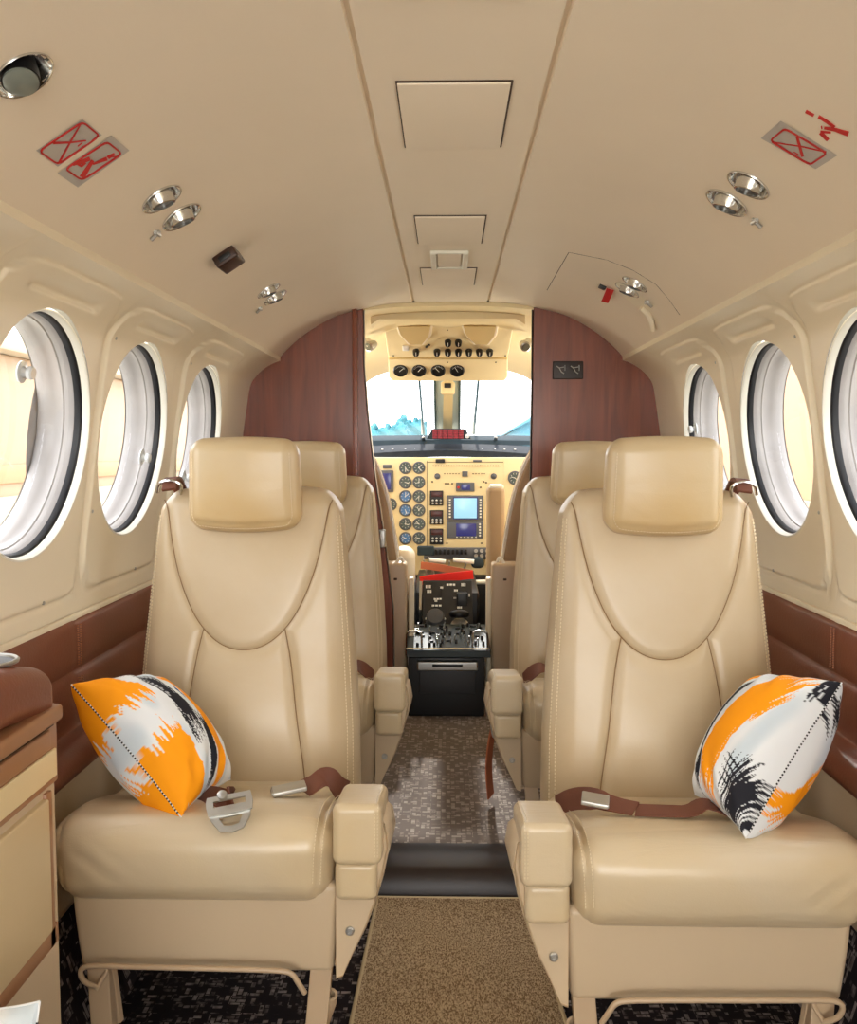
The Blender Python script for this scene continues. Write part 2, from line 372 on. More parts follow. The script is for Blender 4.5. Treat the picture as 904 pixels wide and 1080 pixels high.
# walls with round windows
def emboss(y, z, yc):
    hw = .212; d = np.maximum(np.abs(y-yc)-(hw-.05), 0); dz = np.maximum(np.abs(z-.98)-(.268-.05), 0)
    sd = np.sqrt(d*d+dz*dz)-.05
    e = .007*sst((-sd)/.008+.5)                              # raised bay frame
    g = np.exp(-((sd-.006)/.004)**2)*.004; e = e-g           # groove round it
    u = (y-yc)/.135; v = (z-1.226)/.013                      # ventilation slot above the window
    m_ = sst((1-np.abs(u))*6); e = e-.011*m_*sst(1-np.abs(v))*(v < 1)+.003*m_*np.exp(-((v-1.7)/.5)**2)
    s2 = (z-.735)/.008; e = e+.003*sst((-sd)/.008+.5)*(1/(1+np.exp(np.clip(s2, -30, 30))))
    return e
def wall(sgn, name):
    mb = MB(); bounds = [Y0]+[(a+b)/2 for a, b in zip(YB[:-1], YB[1:])]+[YB[-1]+.225]
    R = .203
    for i, yc in enumerate(YB):
        ya, yb = max(bounds[i], yc-.30) if i == 0 else bounds[i], bounds[i+1]
        za, zb = .668, 1.266
        tz = .98
        ang = list(np.linspace(0, 2*math.pi, 128, endpoint=False))
        for cy0, cz0 in ((ya, za), (ya, zb), (yb, za), (yb, zb)): ang.append(math.atan2(cz0-1.0, cy0-yc) % (2*math.pi))
        ang = sorted(ang); G = []
        for t in ang:
            c, s = math.cos(t), math.sin(t)
            k = min(((yb-yc) if c > 0 else (ya-yc))/c if abs(c) > 1e-6 else 9, ((zb-1) if s > 0 else (za-1))/s if abs(s) > 1e-6 else 9)
            rr = R+(k-R)*np.linspace(0, 1, 46)
            y = yc+c*rr; z = 1.0+s*rr; x = wall_x(z)-emboss(y, z, yc)
            G.append(np.stack([sgn*x, y, z], -1))
        mb.grid(np.array(G), wrapu=True)
    # plain ends
    for a, b in ((Y0, YB[0]-.30), (YB[-1]+.225, Y1)):
        zz = WALLP[:, 1]; mb.grid([[(sgn*x, y, z) for x, z in WALLP] for y in np.linspace(a, b, 3)])
    # top flange tucked under the ceiling lip
    mb.grid([[(sgn*x, y, z) for x, z in ((.552, 1.266), (.551, 1.280), (.60, 1.33))] for y in (Y0, Y1)])
    o = struct(name, mb, M['wallp'], sharp=85, fixn=False)
    # outer skin with holes so that only the windows let daylight in
    return o
for sgn, name in ((-1, 'wall_left'), (1, 'wall_right')): wall(sgn, name)

def window(n, sgn, yc, knob):
    c = Vector((sgn*.680, yc, 1.0)); ax = Vector((sgn*1, 0, .133)).normalized()
    rnum = {0: 'second row', 1: 'first row'}
    t = thing('window_%d' % n, c, None, None, kind='structure')
    yd = Vector((0, 1, 0))
    mb = MB().lathe(c, ax, [(.2065, .006), (.2075, -.003), (.2055, -.007), (.2025, -.007), (.2003, -.003), (.1997, .009)], 96, capend=False, xdir=yd); part('window_rim', mb, M['rim'], t)
    mb = MB().lathe(c, ax, [(.2000, .006), (.1975, .008), (.1965, .010), (.1960, .020), (.2000, .022)], 96, capend=False, xdir=yd); part('gasket', mb, M['black'], t)
    mb = MB().lathe(c, ax, [(.1975, .018), (.1955, .020), (.1940, .036), (.1918, .038), (.191, .056), (.1895, .058), (.1885, .084), (.3, .086)], 96, capend=False, xdir=yd); part('reveal', mb, M['tunnel'], t)
    mb = MB().lathe(c, ax, [(.1965, .0165), (.1965, .0185), (.0001, .0185)], 64, capend=False, xdir=yd); part('pane', mb, M['clear'], t)
    mb = MB().lathe(c, ax, [(.1890, .070), (.1890, .073), (.0001, .073)], 64, capend=False, xdir=yd); part('outer_pane', mb, M['clear'], t)
    if yc > 1.3:
        for dy, z in ((-.190, 1.19), (-.198, .86), (.06, .716)):
            q = Vector((sgn*(float(wall_x(z))-float(emboss(yc+dy, z, yc))), yc+dy, z)); part('screw', MB().lathe(q, -ax, [(.0035, -.002), (.0035, .001), (.002, .002)], 10), M['steel'], t)
    if knob:
        p = WX(knob[0], knob[1], sgn*.70); p.x = sgn*(.680-.133*(p.z-1.0)+.0155)
        mb = MB().lathe(p, -ax, [(.0, 0), (.017, 0), (.018, .003), (.009, .004), (.006, .010), (.010, .012), (.011, .018), (.009, .021)], 20); part('shade_knob', mb, M['acrylic'], t)
num = 1
KN = {(-1, 3): (10, 392), (-1, 4): (149, 482), (-1, 5): (196, 503), (1, 5): (738, 452)}
for sgn in (-1, 1):
    for i, yc in enumerate(YB): window(num, sgn, yc, KN.get((sgn, i))); num += 1
# outer fuselage skin sides, pierced at the windows by leaving rings
for sgn, nm in ((-1, 'wall_skin_left'), (1, 'wall_skin_right')):
    mb = MB(); R = .1885; bounds = [Y0]+[(a+b)/2 for a, b in zip(YB[:-1], YB[1:])]+[2.99]
    for i, yc in enumerate(YB):
        ya, yb, za, zb = bounds[i], bounds[i+1], .55, 1.34; ang = list(np.linspace(0, 2*math.pi, 64, endpoint=False))
        for a, b in ((ya, za), (ya, zb), (yb, za), (yb, zb)): ang.append(math.atan2(b-1.0, a-yc) % (2*math.pi))
        G = []
        for t in sorted(ang):
            c, s = math.cos(t), math.sin(t)
            k = min(((yb-yc) if c > 0 else (ya-yc))/c if abs(c) > 1e-6 else 9, ((zb-1) if s > 0 else (za-1))/s if abs(s) > 1e-6 else 9)
            G.append([(sgn*(.766-.133*(s*q)-max(0, abs(s*q)-.2)*.35*(s > 0)), yc+c*q, 1+s*q+.0115*(q < k)) for q in (R, (R+k)/2, k)])
        mb.grid(G, wrapu=True)
    mb.grid([[(sgn*x, y, z) for x, z in ((.84, .55), (.86, .3), (.80, -.06))] for y in (Y0, 2.99)])
    struct(nm, mb, M['shell'])

# brown padded band, ledge, lower side wall, carpeted kick
for sgn, sd in ((-1, 'left'), (1, 'right')):
    ys = np.linspace(Y0, Y1, 240)
    def band(pts, ys=ys, seam=None):
        G = []
        for y in ys:
            dd = 0
            if seam:
                q = min(abs(y-s) for s in seam); dd = .004*math.exp(-(q/.006)**2)
            G.append([(sgn*(x+dd*k), y, z) for x, z, k in pts])
        return G
    mb = MB(); mb.grid(band([(.7045, .675, 0), (.6995, .674, 0), (.6975, .669, 0), (.6985, .664, 0), (.705, .663, 0)]))
    struct('trim_1' if sgn < 0 else 'trim_2', mb, M['wallp'])
    seams = [-1.0, -.3, .35, 1.02, 1.655, 2.4]
    pr = [(.706, .668, 0), (.698, .665, .5), (.694, .655, 1), (.692, .63, 1), (.692, .60, 1), (.694, .582, 1), (.699, .573, .5), (.6995, .571, .3), (.695, .566, 1), (.692, .55, 1), (.691, .52, 1), (.692, .49, 1), (.694, .472, .5),
          (.690, .468, 0), (.670, .466, 0), (.650, .461, 0), (.640, .450, 0), (.637, .437, 0), (.641, .424, 0), (.652, .417, 0), (.668, .415, 0)]
    mb = MB(); mb.grid(band(pr, seam=seams)); struct('trim_3' if sgn < 0 else 'trim_4', mb, M['brown'], sharp=60)
    mb = MB()
    for sx in seams:
        if sx < .9: continue
        for off in (-.006, .006):
            z = .655
            while z > .58:
                mb.rbox((min(sgn*.6905, sgn*.6935), sx+off-.0006, z-.002), (max(sgn*.6905, sgn*.6935), sx+off+.0006, z), .0004, 1); z -= .0045
            z = .558
            while z > .48:
                mb.rbox((min(sgn*.6885, sgn*.6935), sx+off-.0006, z-.002), (max(sgn*.6885, sgn*.6935), sx+off+.0006, z), .0004, 1); z -= .0045
    struct('trim_5' if sgn < 0 else 'trim_6', mb, M['bthread'])
    mb = MB(); mb.grid([[(sgn*x, y, z) for x, z in ((.672, .42), (.668, .40), (.664, .30), (.650, .215), (.648, .21), (.650, .20))] for y in (Y0, Y1)])
    struct('wall_lower_%s' % sd, mb, M['hard'])
    mb = MB(); mb.grid([[(sgn*x, y, z) for x, z in ((.652, .215), (.62, .10), (.585, .0), (.58, -.01))] for y in np.linspace(Y0, Y1, 3)])
    struct('baseboard_%s' % sd, mb, M['carpet'])

# floor
mb = MB(); mb.rbox((-.82, Y0, -.05), (.82, 1.94, 0), .002, 1); struct('floor', mb, M['carpet'])
mb = MB(); mb.rbox((-.82, 2.03, -.05), (.82, 4.7, .05), .002, 1); struct('floor_forward', mb, M['carpetf'])
mb = MB(); pts = [(1.925, 0), (1.934, .03), (1.944, .047), (1.952, .054), (1.962, .057), (2.0, .058), (2.078, .058), (2.082, .054), (2.082, .02), (1.93, -.02)]
mb.prism([(0, y, z) for y, z in pts], (-.66, 0, 0), (.66, 0, 0)); struct('floor_spar_step', mb, M['dkbrown'], sharp=50)
mb = MB()
G = []
for i, y in enumerate(np.linspace(.5, 1.918, 60)):
    xl = np.interp(y, [1.49, 1.915], [-.172, -.160]); xr = np.interp(y, [1.49, 1.915], [.192, .160])
    G.append([(x, y, .0085+.0012*math.sin(6*x+9*y)) for x in np.linspace(xl, xr, 14)])
mb.grid(G); 
rug = thing('aisle_rug', (0, 1.2, .001), 'tan looped runner rug lying in the aisle before the dark step', 'rug')
part('pile', mb, M['rug'], rug)
mb = MB(); mb.tube([Vector(g[0])-Vector((0, 0, .003)) for g in G]+[Vector(g[-1])-Vector((0, 0, .003)) for g in G[::-1]], .0045, 8); 
part('binding', mb, M['rugedge'], rug)

# hatches on the ceiling strip
def hatch(x0, x1, ya, yb, label):
    t = thing('ceiling_hatch', ((x0+x1)/2, (ya+yb)/2, 1.452), label, 'access panel')
    part('gasket', MB().rbox((x0-.002, ya-.002, 1.4500), (x1+.003, yb, 1.4535), .0008, 1), M['gap'], t)  # dark brown plate, colour stands in for the shadow gap round the panel
    part('panel', MB().rbox((x0, ya+.0005, 1.4475), (x1, yb+.001, 1.4530), .002, 2), M['ceil'], t)
hatch(-.076, .071, 1.208, 1.462, 'largest square access panel in the ceiling centre strip')
hatch(-.077, .066, 1.88, 2.125, 'middle access panel in the ceiling strip, behind the small lamp bezel')
hatch(-.081, .064, 2.41, 2.652, 'access panel in the ceiling strip nearest the flight deck')
hatch(-.085, .069, .78, .985, 'raised ceiling hatch cut by the top edge of the photo')
t = thing('ceiling_fixture', (-.006, 2.27, 1.45), 'small raised bezel with a tilted panel between two ceiling hatches', 'ceiling fixture')
mb = MB()
for x0, x1 in ((-.052, -.038), (.026, .040)): mb.rbox((x0, 2.20, 1.441), (x1, 2.385, 1.452), .003, 2)
mb.rbox((-.052, 2.375, 1.443), (.040, 2.39, 1.452), .003, 2); mb.rbox((-.052, 2.198, 1.443), (.040, 2.208, 1.452), .003, 2); part('frame', mb, M['rim'], t)
part('cover', MB().rbox((-.036, 2.212, 1.445), (.024, 2.372, 1.4525), .004, 2), M['ceil'], t)

# reading lights and air vents set into the ceiling
def eyeball(name, px, py, maj, label, cat, group, lens=False, tilt=(0, 0, -1)):
    p, n = ceil_hit(px, py); R = maj/2*p.y/F*1.02
    t = thing(name, p, label, cat, group)
    part('flange', MB().lathe(p, n, [(R*1.0, -.002), (R*1.0, .002), (R*.985, .0035), (R*.93, .003), (R*.89, -.001), (R*.84, -.012), (R*.70, -.018), (R*.45, -.019)], 48, capend=True, xdir=(0, 1, 0)), M['chrome'], t)
    b = (n*.85+Vector(tilt)*.35+Vector((0, .10, 0))).normalized()
    if lens:
        b = (n*.9+Vector((-.2, -.3, 0))).normalized(); q = p-n*.012
        part('barrel', MB().lathe(q, b, [(R*.58, -.004), (R*.60, .014), (R*.57, .024)], 32, capend=True), M['blackpl'], t)
        part('lens', MB().lathe(q+b*.022, b, [(R*.53, 0), (R*.52, .004), (R*.44, .006), (.001, .007)], 32), M['lens'], t)
    else:
        q = p-n*.012
        part('barrel', MB().lathe(q, b, [(R*.66, -.002), (R*.68, .010), (R*.60, .016), (R*.58, .023), (R*.50, .0235), (R*.50, .016)], 32, capend=False), M['chrome'], t)
        part('aperture', MB().lathe(q+b*.016, b, [(R*.51, 0), (R*.50, .003), (.001, .0035)], 24), M['blackpl'], t)
eyeball('reading_light', 24, 78, 66, 'large chrome reading light with a grey lens at the upper left corner of the ceiling', 'reading light', None, lens=True)
eyeball('reading_light', 170, 209, 46, 'chrome reading light over the left window row, upper of the near left pair', 'reading light', 'chrome ceiling fittings')
eyeball('air_vent', 191, 228, 45, 'chrome air vent beside the small grey hook, lower of the near left pair', 'air vent', 'chrome ceiling fittings')
eyeball('reading_light', 283, 306, 27, 'small far left chrome reading light beyond the brown ceiling box', 'reading light', 'chrome ceiling fittings')
eyeball('air_vent', 290, 313, 27, 'small far left chrome air vent tucked against the far left reading light', 'air vent', 'chrome ceiling fittings')
eyeball('reading_light', 790, 194, 47, 'chrome reading light on the right under the crossed sign', 'reading light', 'chrome ceiling fittings')
eyeball('air_vent', 767, 213, 46, 'chrome air vent on the right with a grey hook beside it', 'air vent', 'chrome ceiling fittings')
eyeball('reading_light', 670, 299, 29, 'far right chrome reading light on the oxygen compartment cover', 'reading light', 'chrome ceiling fittings')
eyeball('air_vent', 662, 305, 28, 'far right chrome air vent next to the red tag on the compartment cover', 'air vent', 'chrome ceiling fittings')
def hook(px, py, s, label):
    p, n = ceil_hit(px, py); u = Vector((0, 1, 0)); v = n.cross(u).normalized()
    if v.z > 0: v = -v
    mb = MB(); R = s*p.y/F
    mb.lathe(p, n, [(R*.5, -.001), (R*.5, .003), (R*.4, .004)], 16)
    mb.tube([p+n*.003-u*R*.9, p+n*.003+u*R*.9], R*.28, 8)
    mb.tube([p+n*.003, p+n*.004+v*R*1.2], R*.25, 8)
    solo('coat_hook', mb, M['steel'], label, 'hook', None)
hook(165, 245, 8, 'small grey metal hook on the left ceiling beside the near left air vent')
hook(797, 232, 8, 'small grey metal hook on the right ceiling beside the near right air vent')
hook(274, 325, 5, 'tiny metal hook on the left ceiling beside the far left vents')
hook(683, 318, 6, 'tiny metal hook on the right ceiling beside the far right vents')
# brown box
p, n = ceil_hit(238, 269); u = Vector((0, 1, 0)); v = n.cross(u).normalized(); s = 1
if v.z > 0: v = -v
def fr(p, n, u, v):
    A = np.array([list(v), list(u), list(n)]); return lambda V: V@A+np.array(list(p))
t = thing('call_switch', p, 'dark bronze plastic box with a slotted face on the left ceiling', 'switch box')
f_ = fr(p, n, u, v)
part('housing', MB().rbox((-.024, -.034, -.003), (.024, .034, .024), .004, 2, fn=f_), M['bronze'], t)
part('slot', MB().rbox((.018, -.022, .006), (.0255, .022, .018), .001, 1, fn=f_), M['blackpl'], t)
part('face_slot', MB().rbox((-.012, -.0352, .006), (.014, -.030, .017), .001, 1, fn=f_), M['blackpl'], t)

# signs printed on thin plates that follow the ceiling
def plate(corners, off, n=8, inset=0):
    A, B, C, D = [Vector(c+(0,)) if len(c) == 2 else c for c in corners]; G = []
    for i in range(n+1):
        row = []
        for j in range(n+1):
            a, b = i/n, j/n; q = (A*(1-a)+B*a)*(1-b)+(D*(1-a)+C*a)*b; p, nn = ceil_hit(q.x, q.y); row.append(p+nn*off)
        G.append(row)
    return MB().grid(G)
def strokes(lst, off):
    mb = MB()
    for pts, w in lst:
        pp = [Vector(p+(0,)) for p in pts]
        Q = []
        for a, b in zip(pp[:-1], pp[1:]): Q += [a.lerp(b, k/4) for k in range(4)]
        Q.append(pp[-1]); L = len(Q); G = []; G2 = []
        for i, q in enumerate(Q):
            T = (Q[min(i+1, L-1)]-Q[max(i-1, 0)]).normalized(); N = Vector((-T.y, T.x, 0)); ww = w[0]+(w[1]-w[0])*i/(L-1) if isinstance(w, tuple) else w
            r = []; r2 = []
            for s_ in (-.5, .5):
                h = q+N*ww*s_; p, nn = ceil_hit(h.x, h.y); r.append(p+nn*off); r2.append(p+nn*(off-.0006))
            G.append(r+r2[::-1])
        o = mb.n; mb.grid(G, wrapv=True); mb.f.append((o, o+1, o+2, o+3)); e = o+(L-1)*4; mb.f.append((e+3, e+2, e+1, e))
    return mb
def rr(c, f=.14):
    """rounded loop through four corners"""
    out = []
    for i in range(4):
        a, b, d = Vector(c[i-1]), Vector(c[i]), Vector(c[(i+1) % 4]); p0 = b.lerp(a, f); p1 = b.lerp(d, f*1.3)
        for k in (0, .33, .66, 1): out.append(tuple((p0.lerp(b, k)).lerp(b.lerp(p1, k), k)))
    return out+[out[0]]
def sign(plate_c, border, lines, label, loose=None):
    c = ceil_hit(sum(x for x, y in plate_c)/4, sum(y for x, y in plate_c)/4)[0]
    t = thing('ceiling_sign', c, label, 'sign')
    part('plate', plate(plate_c, .0012), M['signgrey'], t)
    part('print', strokes([(rr(border), 1.8)]+lines, .0022), M['redsign'], t)
sign([(86.4, 125), (107, 141.5), (60.3, 175), (37.5, 158)], [(86.4, 127), (104.5, 142), (60.3, 172.5), (40, 158)],
     [([(85, 128), (73, 149), (61, 171)], (1.2, 2.0)), ([(55, 149.5), (72, 149), (90, 147)], (2.4, 1)), ([(81, 153), (86, 149)], .8)],
     'grey sign with a red border and red cross, the upper one at the left')
sign([(117, 142), (136, 158), (81.5, 197), (60, 182)], [(112, 148), (128, 161), (85.6, 189), (68, 177)],
     [([(97, 168), (85.5, 186)], (3.0, 5.5)), ([(94, 166), (80, 171.5)], (4, 3)), ([(89, 170), (85, 174), (80, 171.5), (76, 173)], (3, 1.4)), ([(97, 172), (112, 166)], (1.5, 4)), ([(113, 165), (120, 161)], (3.8, 2)), ([(112, 164.5), (122, 164)], .9)],
     'grey sign with a red border and red figure, lower one at the left')
sign([(824, 126.6), (884, 163), (861, 177.6), (803, 145)], [(829, 134), (873.4, 160.5), (855, 172.8), (812.8, 147)],
     [([(814.7, 148.7), (845, 153), (872.4, 159)], 1.1), ([(841.6, 143), (847.4, 164)], 2.6), ([(838, 159), (843, 162)], .8)],
     'grey sign with a red border and red cross on the right ceiling')
mb = strokes([([(850.5, 116.5), (859, 121)], (3.4, 3)), ([(864, 122), (872, 127), (881, 133.5)], (3.4, 3.0)), ([(870, 134), (882, 136), (895.5, 140.5)], (2.4, 5)), ([(866, 139), (874, 147)], (4, 3.4)), ([(866, 138), (877, 139)], (2.5, 2)), ([(867, 132), (867.5, 135)], 1.2)], .0015)
solo('ceiling_figure_decal', mb, M['redsign'], 'red figure decal stuck straight on the right ceiling without a plate', 'decal')

# oxygen compartment cover on the right
mb = MB()
lines = [[(600, 266), (577, 306)], [(600, 266), (640, 274), (668, 285), (692, 300), (706, 316), (717, 332)]]
def ridge(pts, off, r):
    P = []
    for a, b in zip(pts[:-1], pts[1:]):
        for k in range(6):
            q = Vector(a).lerp(Vector(b), k/6); p, nn = ceil_hit(*q); P.append(p+nn*off)
    p, nn = ceil_hit(*pts[-1]); P.append(p+nn*off); return MB().tube(P, r, 6)
t = thing('oxygen_cover', ceil_hit(640, 305)[0], 'curved ceiling cover with thin seam lines over the far right seat', 'compartment cover')
part('front_seam', ridge(lines[0], -.0003, .0011), M['gap'], t)
part('side_seam', ridge(lines[1], -.0005, .0012), M['gap'], t)
pl = plate([(645, 302), (652, 296), (692, 322), (680, 330)], .0015, 6); part('recess', pl, M['wallp'], t)
part('latch_flap', MB().tube([ceil_hit(677, 322)[0]+Vector((0, 0, -.006)), ceil_hit(686, 331)[0]+Vector((0, 0, -.007)), ceil_hit(690, 345)[0]+Vector((-.004, 0, -.006))], .008, 10, smooth=2), M['wallp'], t)
t = thing('pull_tag', ceil_hit(640, 306)[0], 'red pull tag hanging from a black latch on the right ceiling', 'tag')
p, n = ceil_hit(636, 301.5); f_ = fr(p, n, Vector((0, 1, 0)), n.cross(Vector((0, 1, 0))).normalized())
part('latch', MB().rbox((-.009, -.010, -.001), (.009, .010, .008), .002, 2, fn=f_), M['blackpl'], t)
p1, n1 = ceil_hit(645, 303); p2, n2 = ceil_hit(641, 313)
part('tag', MB().ribbon([p1+n1*.006, p1.lerp(p2, .5)+n1*.010, p2+n2*.016], (1, 0, -.3), .019, .0012), M['redsign'], t)

# ------------------------------------------------------------------ partitions and flight deck
def secpoly(sgn, inner):
    """closed outline of the partition: outer fuselage curve then the inner edge"""
    o = [(sgn*x, z-.001) for x, z in CEILP if x > abs(inner[0][0])+.004]+[(sgn*x, z) for x, z in WALLP]+[(sgn*.70, .50), (sgn*.70, .05)]
    return o+[(x, z) for x, z in inner[::-1]]
left_in = [(-.283, 1.432), (-.283, 1.25), (-.272, 1.10), (-.250, .90), (-.215, .66), (-.190, .45), (-.188, .05)]
right_in = [(.266, 1.434), (.266, 1.2), (.264, .99), (.262, .6), (.26, .05)]
lp = thing('wood_partition', (-.45, 2.98, .05), 'left mahogany partition with a curved metal-edged opening', 'partition')
part('panel', MB().prism([(x, 0, z) for x, z in secpoly(-1, left_in)], (0, 2.962, 0), (0, 2.99, 0)), M['wood'], lp, sharp=25)
part('edge_strip', MB().tube([(x+.003, 2.976, z) for x, z in left_in], .006, 8, flat=((0, 1, 0), .5)), M['steel'], lp, label='polished metal edge strip')
part('pocket_door_edge', MB().rbox((-.315, 2.93, .06), (-.300, 2.965, 1.428), .003, 2), M['wood'], lp)
part('lock_tab', MB().rbox((-.232, 2.94, .66), (-.212, 2.965, .72), .004, 2), M['steel'], lp)
rp = thing('wood_partition', (.45, 2.98, .05), 'right mahogany partition carrying the small dark placard', 'partition')
part('panel', MB().prism([(x, 0, z) for x, z in secpoly(1, right_in)], (0, 2.962, 0), (0, 2.99, 0)), M['wood'], rp, sharp=25)
part('edge_strip', MB().tube([(x-.003, 2.976, z) for x, z in right_in], .006, 8, flat=((0, 1, 0), .5)), M['dkbrown'], rp)
a = W(583, 381, 2.96); b = W(615, 400, 2.96)
pq = thing('placard', ((a.x+b.x)/2, 2.96, b.z), 'dark placard with two small white pictograms on the right partition', 'placard')
part('plate', MB().rbox((a.x, 2.955, b.z), (b.x, 2.963, a.z), .003, 2), M['dkbrown'], pq)
mb = MB()
for cx0 in (591, 606):
    for pts, r in (([(cx0-4, 386), (cx0-1, 388), (cx0+1, 392)], .0016), ([(cx0-1, 388), (cx0+4, 387)], .0012), ([(cx0+1, 392), (cx0+4, 394)], .0018), ([(cx0+5, 385), (cx0+5, 391)], .0010)):
        mb.tube([W(x, y, 2.954) for x, y in pts], r, 6)
part('pictogram', mb, M['steel'], pq)

# cockpit shell
mb = MB()
sec2 = [(-.68, 1.10), (-.64, 1.20), (-.557, 1.29)]+[(-x, z) for x, z in CEILP[::-1][1:]]+[(x, z) for x, z in CEILP[:-1]]+[(.557, 1.29), (.64, 1.20), (.68, 1.10)]
G = []
for y in np.linspace(2.99, 4.15, 8):
    k = (y-2.99)/1.16; G.append([(x*(1-.12*k*k), y, z-.094*k) for x, z in sec2])
mb.grid(G); struct('ceiling_flight_deck', mb, M['panel'])
mb = MB(); G = []
for y in np.linspace(2.99, 4.15, 8):
    k = (y-2.99)/1.16; G.append([(x*(1-.12*k*k)*1.06, y, (z-.094*k)+.05) for x, z in sec2])
mb.grid(G); struct('ceiling_flight_deck_skin', mb, M['shell'])
for sgn, sd in ((-1, 'left'), (1, 'right')):
    mb = MB(); mb.grid([[(sgn*x*(1-.25*k), 2.99+1.8*k, z) for x, z in ((.70, .93), (.72, .6), (.70, .3), (.66, .04))] for k in np.linspace(0, 1, 6)])
    for y in (3.0, 3.75): mb.rbox((min(sgn*.66, sgn*.70), y, .9), (max(sgn*.66, sgn*.70), y+.09, 1.16), .01, 2)
    struct('wall_flight_deck_%s' % sd, mb, M['panel'])
# door header
mb = MB(); mb.prism([(x, 0, z) for x, z in [(-.283, 1.452), (-.283, 1.428), (-.20, 1.436), (-.1, 1.441), (0, 1.442), (.1, 1.441), (.19, 1.436), (.266, 1.428), (.266, 1.452)]], (0, 2.97, 0), (0, 3.1, 0))
struct('door_1_header', mb, M['panel'])
mb = MB(); a = W(384, 332, 3.12); b = W(562, 325, 3.12)
mb.prism([(x, 0, z) for x, z in [(-.27, 1.46), (-.27, 1.40), (-.24, 1.418), (.22, 1.418), (.25, 1.40), (.25, 1.46)]], (0, 3.10, 0), (0, 3.16, 0)); struct('trim_7', mb, M['panel'])

# windshield: frame, two panes
tb = .118
def ws(px, py, y): return W(px, py, y)
mb = MB()
mb.prism([tuple(ws(459, 388, 4.16)), tuple(ws(486, 388, 4.16)), tuple(ws(484, 462, 4.72)), tuple(ws(460, 462, 4.72))], (0, 0, 0), (0, .04, .02)); 
t = thing('window_13', (-.01, 4.45, 1.05), None, None, kind='structure')
part('centre_post', mb, M['postblue'], t)
part('post_pad', MB().prism([tuple(ws(468, 402, 4.12)), tuple(ws(478, 402, 4.12)), tuple(ws(477, 462, 4.66)), tuple(ws(467, 462, 4.66))], (0, 0, 0), (0, .03, .02)), M['panel'], t)
mb = MB()
for x0, x1 in ((458.5, 459.5), (485, 484.5)): mb.tube([ws(x0, 388, 4.15), ws(x1, 462, 4.70)], .006, 8)
part('post_seal', mb, mat('seal_grey', (70, 92, 96), .5), t)
mb = MB()
A, B_, C_, D_ = Vector((-.62, 4.10, 1.33)), Vector((-.05, 4.17, 1.37)), Vector((-.05, 4.74, 1.03)), Vector((-.55, 4.66, 1.0))
mb.prism([tuple(v) for v in (A, B_, C_, D_)], (0, 0, 0), (0, .006, .004)); mb.prism([(-v.x-.01, v.y, v.z) for v in (A, B_, C_, D_)], (0, 0, 0), (0, .006, .004))
part('windshield_pane', mb, M['clear'], t)
for a, b in (((442, 396), (447, 458)), ((505, 396), (500, 458))):
    w = thing('wiper', ws(b[0], b[1], 4.85), 'dark wiper blade resting on the %s windshield pane' % ('left' if a[0] < 470 else 'right'), 'wiper', 'windshield wipers')
    part('blade', MB().tube([ws(a[0], a[1], 4.36), ws(b[0], b[1], 4.80)], .006, 6), mat('wiper_teal', (52, 86, 96), .5), w)
    part('arm', MB().tube([ws((a[0]+b[0])/2, (a[1]+b[1])/2, 4.56)+Vector((0, .02, .02)), ws(b[0]-2, b[1], 4.83)], .004, 6), M['steel'], w)

# glareshield
gs = thing('glareshield', (0, 4.5, 1.0), 'dark grey glareshield along the bottom of the windshield', 'glareshield')
def arch(py0, py1, y0, y1, x0=380, x1=572, bow=5):
    G = []
    for px in np.linspace(x0, x1, 24):
        b = bow*((px-472)/90.)**2; G.append([W(px, py0+b*.6, y1+.02), W(px, py0+b*.6, y1), W(px, (py0+py1)/2+b, y0+.01), W(px, py1+b, y0), W(px, py1+b, y0+.06)])
    return MB().grid(G)
part('cowl', arch(459, 469, 4.52, 4.60, bow=1), M['darkgrey'], gs)
part('lower_lip', arch(468, 482, 4.338, 4.50, bow=4), mat('lip_charcoal', (44, 48, 54), .9, noise=.3, nscale=25, spec=.1), gs)
mb = MB()
for px in np.linspace(405, 545, 13): p = W(px+random.uniform(-3, 3), 474, 4.41); mb.lathe(p, (0, -1, 0), [(.005, 0), (.005, .012), (.003, .014)], 10)
part_each('screw', mb, M['steel'], gs)
an = thing('annunciator_panel', (-.01, 4.4, 1.05), 'dark annunciator box with rows of red captions on the glareshield', 'warning panel')
pp = [W(x, y, 4.40) for x, y in ((450, 463), (456, 452), (491, 452), (497, 463))]
part('housing', MB().prism([tuple(p) for p in pp], (0, 0, 0), (0, .045, 0)), M['darkgrey'], an, bevel=.003)
mb = MB()
for r in range(4):
    for c in range(6):
        a = W(456.3+c*5.5, 452.9+r*2.5, 4.395); b = W(461.3+c*5.5, 455.1+r*2.5, 4.395); mb.rbox((a.x, 4.392, b.z), (b.x, 4.402, a.z), .001, 1)
part_each('caption_light', mb, M['redlens'], an)
p = W(493, 460, 4.395); part('dimmer_knob', MB().lathe(p, (0, -1, 0), [(.011, 0), (.011, .004), (.006, .004), (.006, .012), (.004, .014)], 16), M['steel'], an)
for px, lab in ((446.5, 'left'), (523, 'right')):
    p = W(px, 462, 4.51); part('knob', MB().lathe(p, (0, -1, .2), [(.009, -.03), (.009, 0), (.007, .012), (.003, .016)], 14), M['steel'], gs)

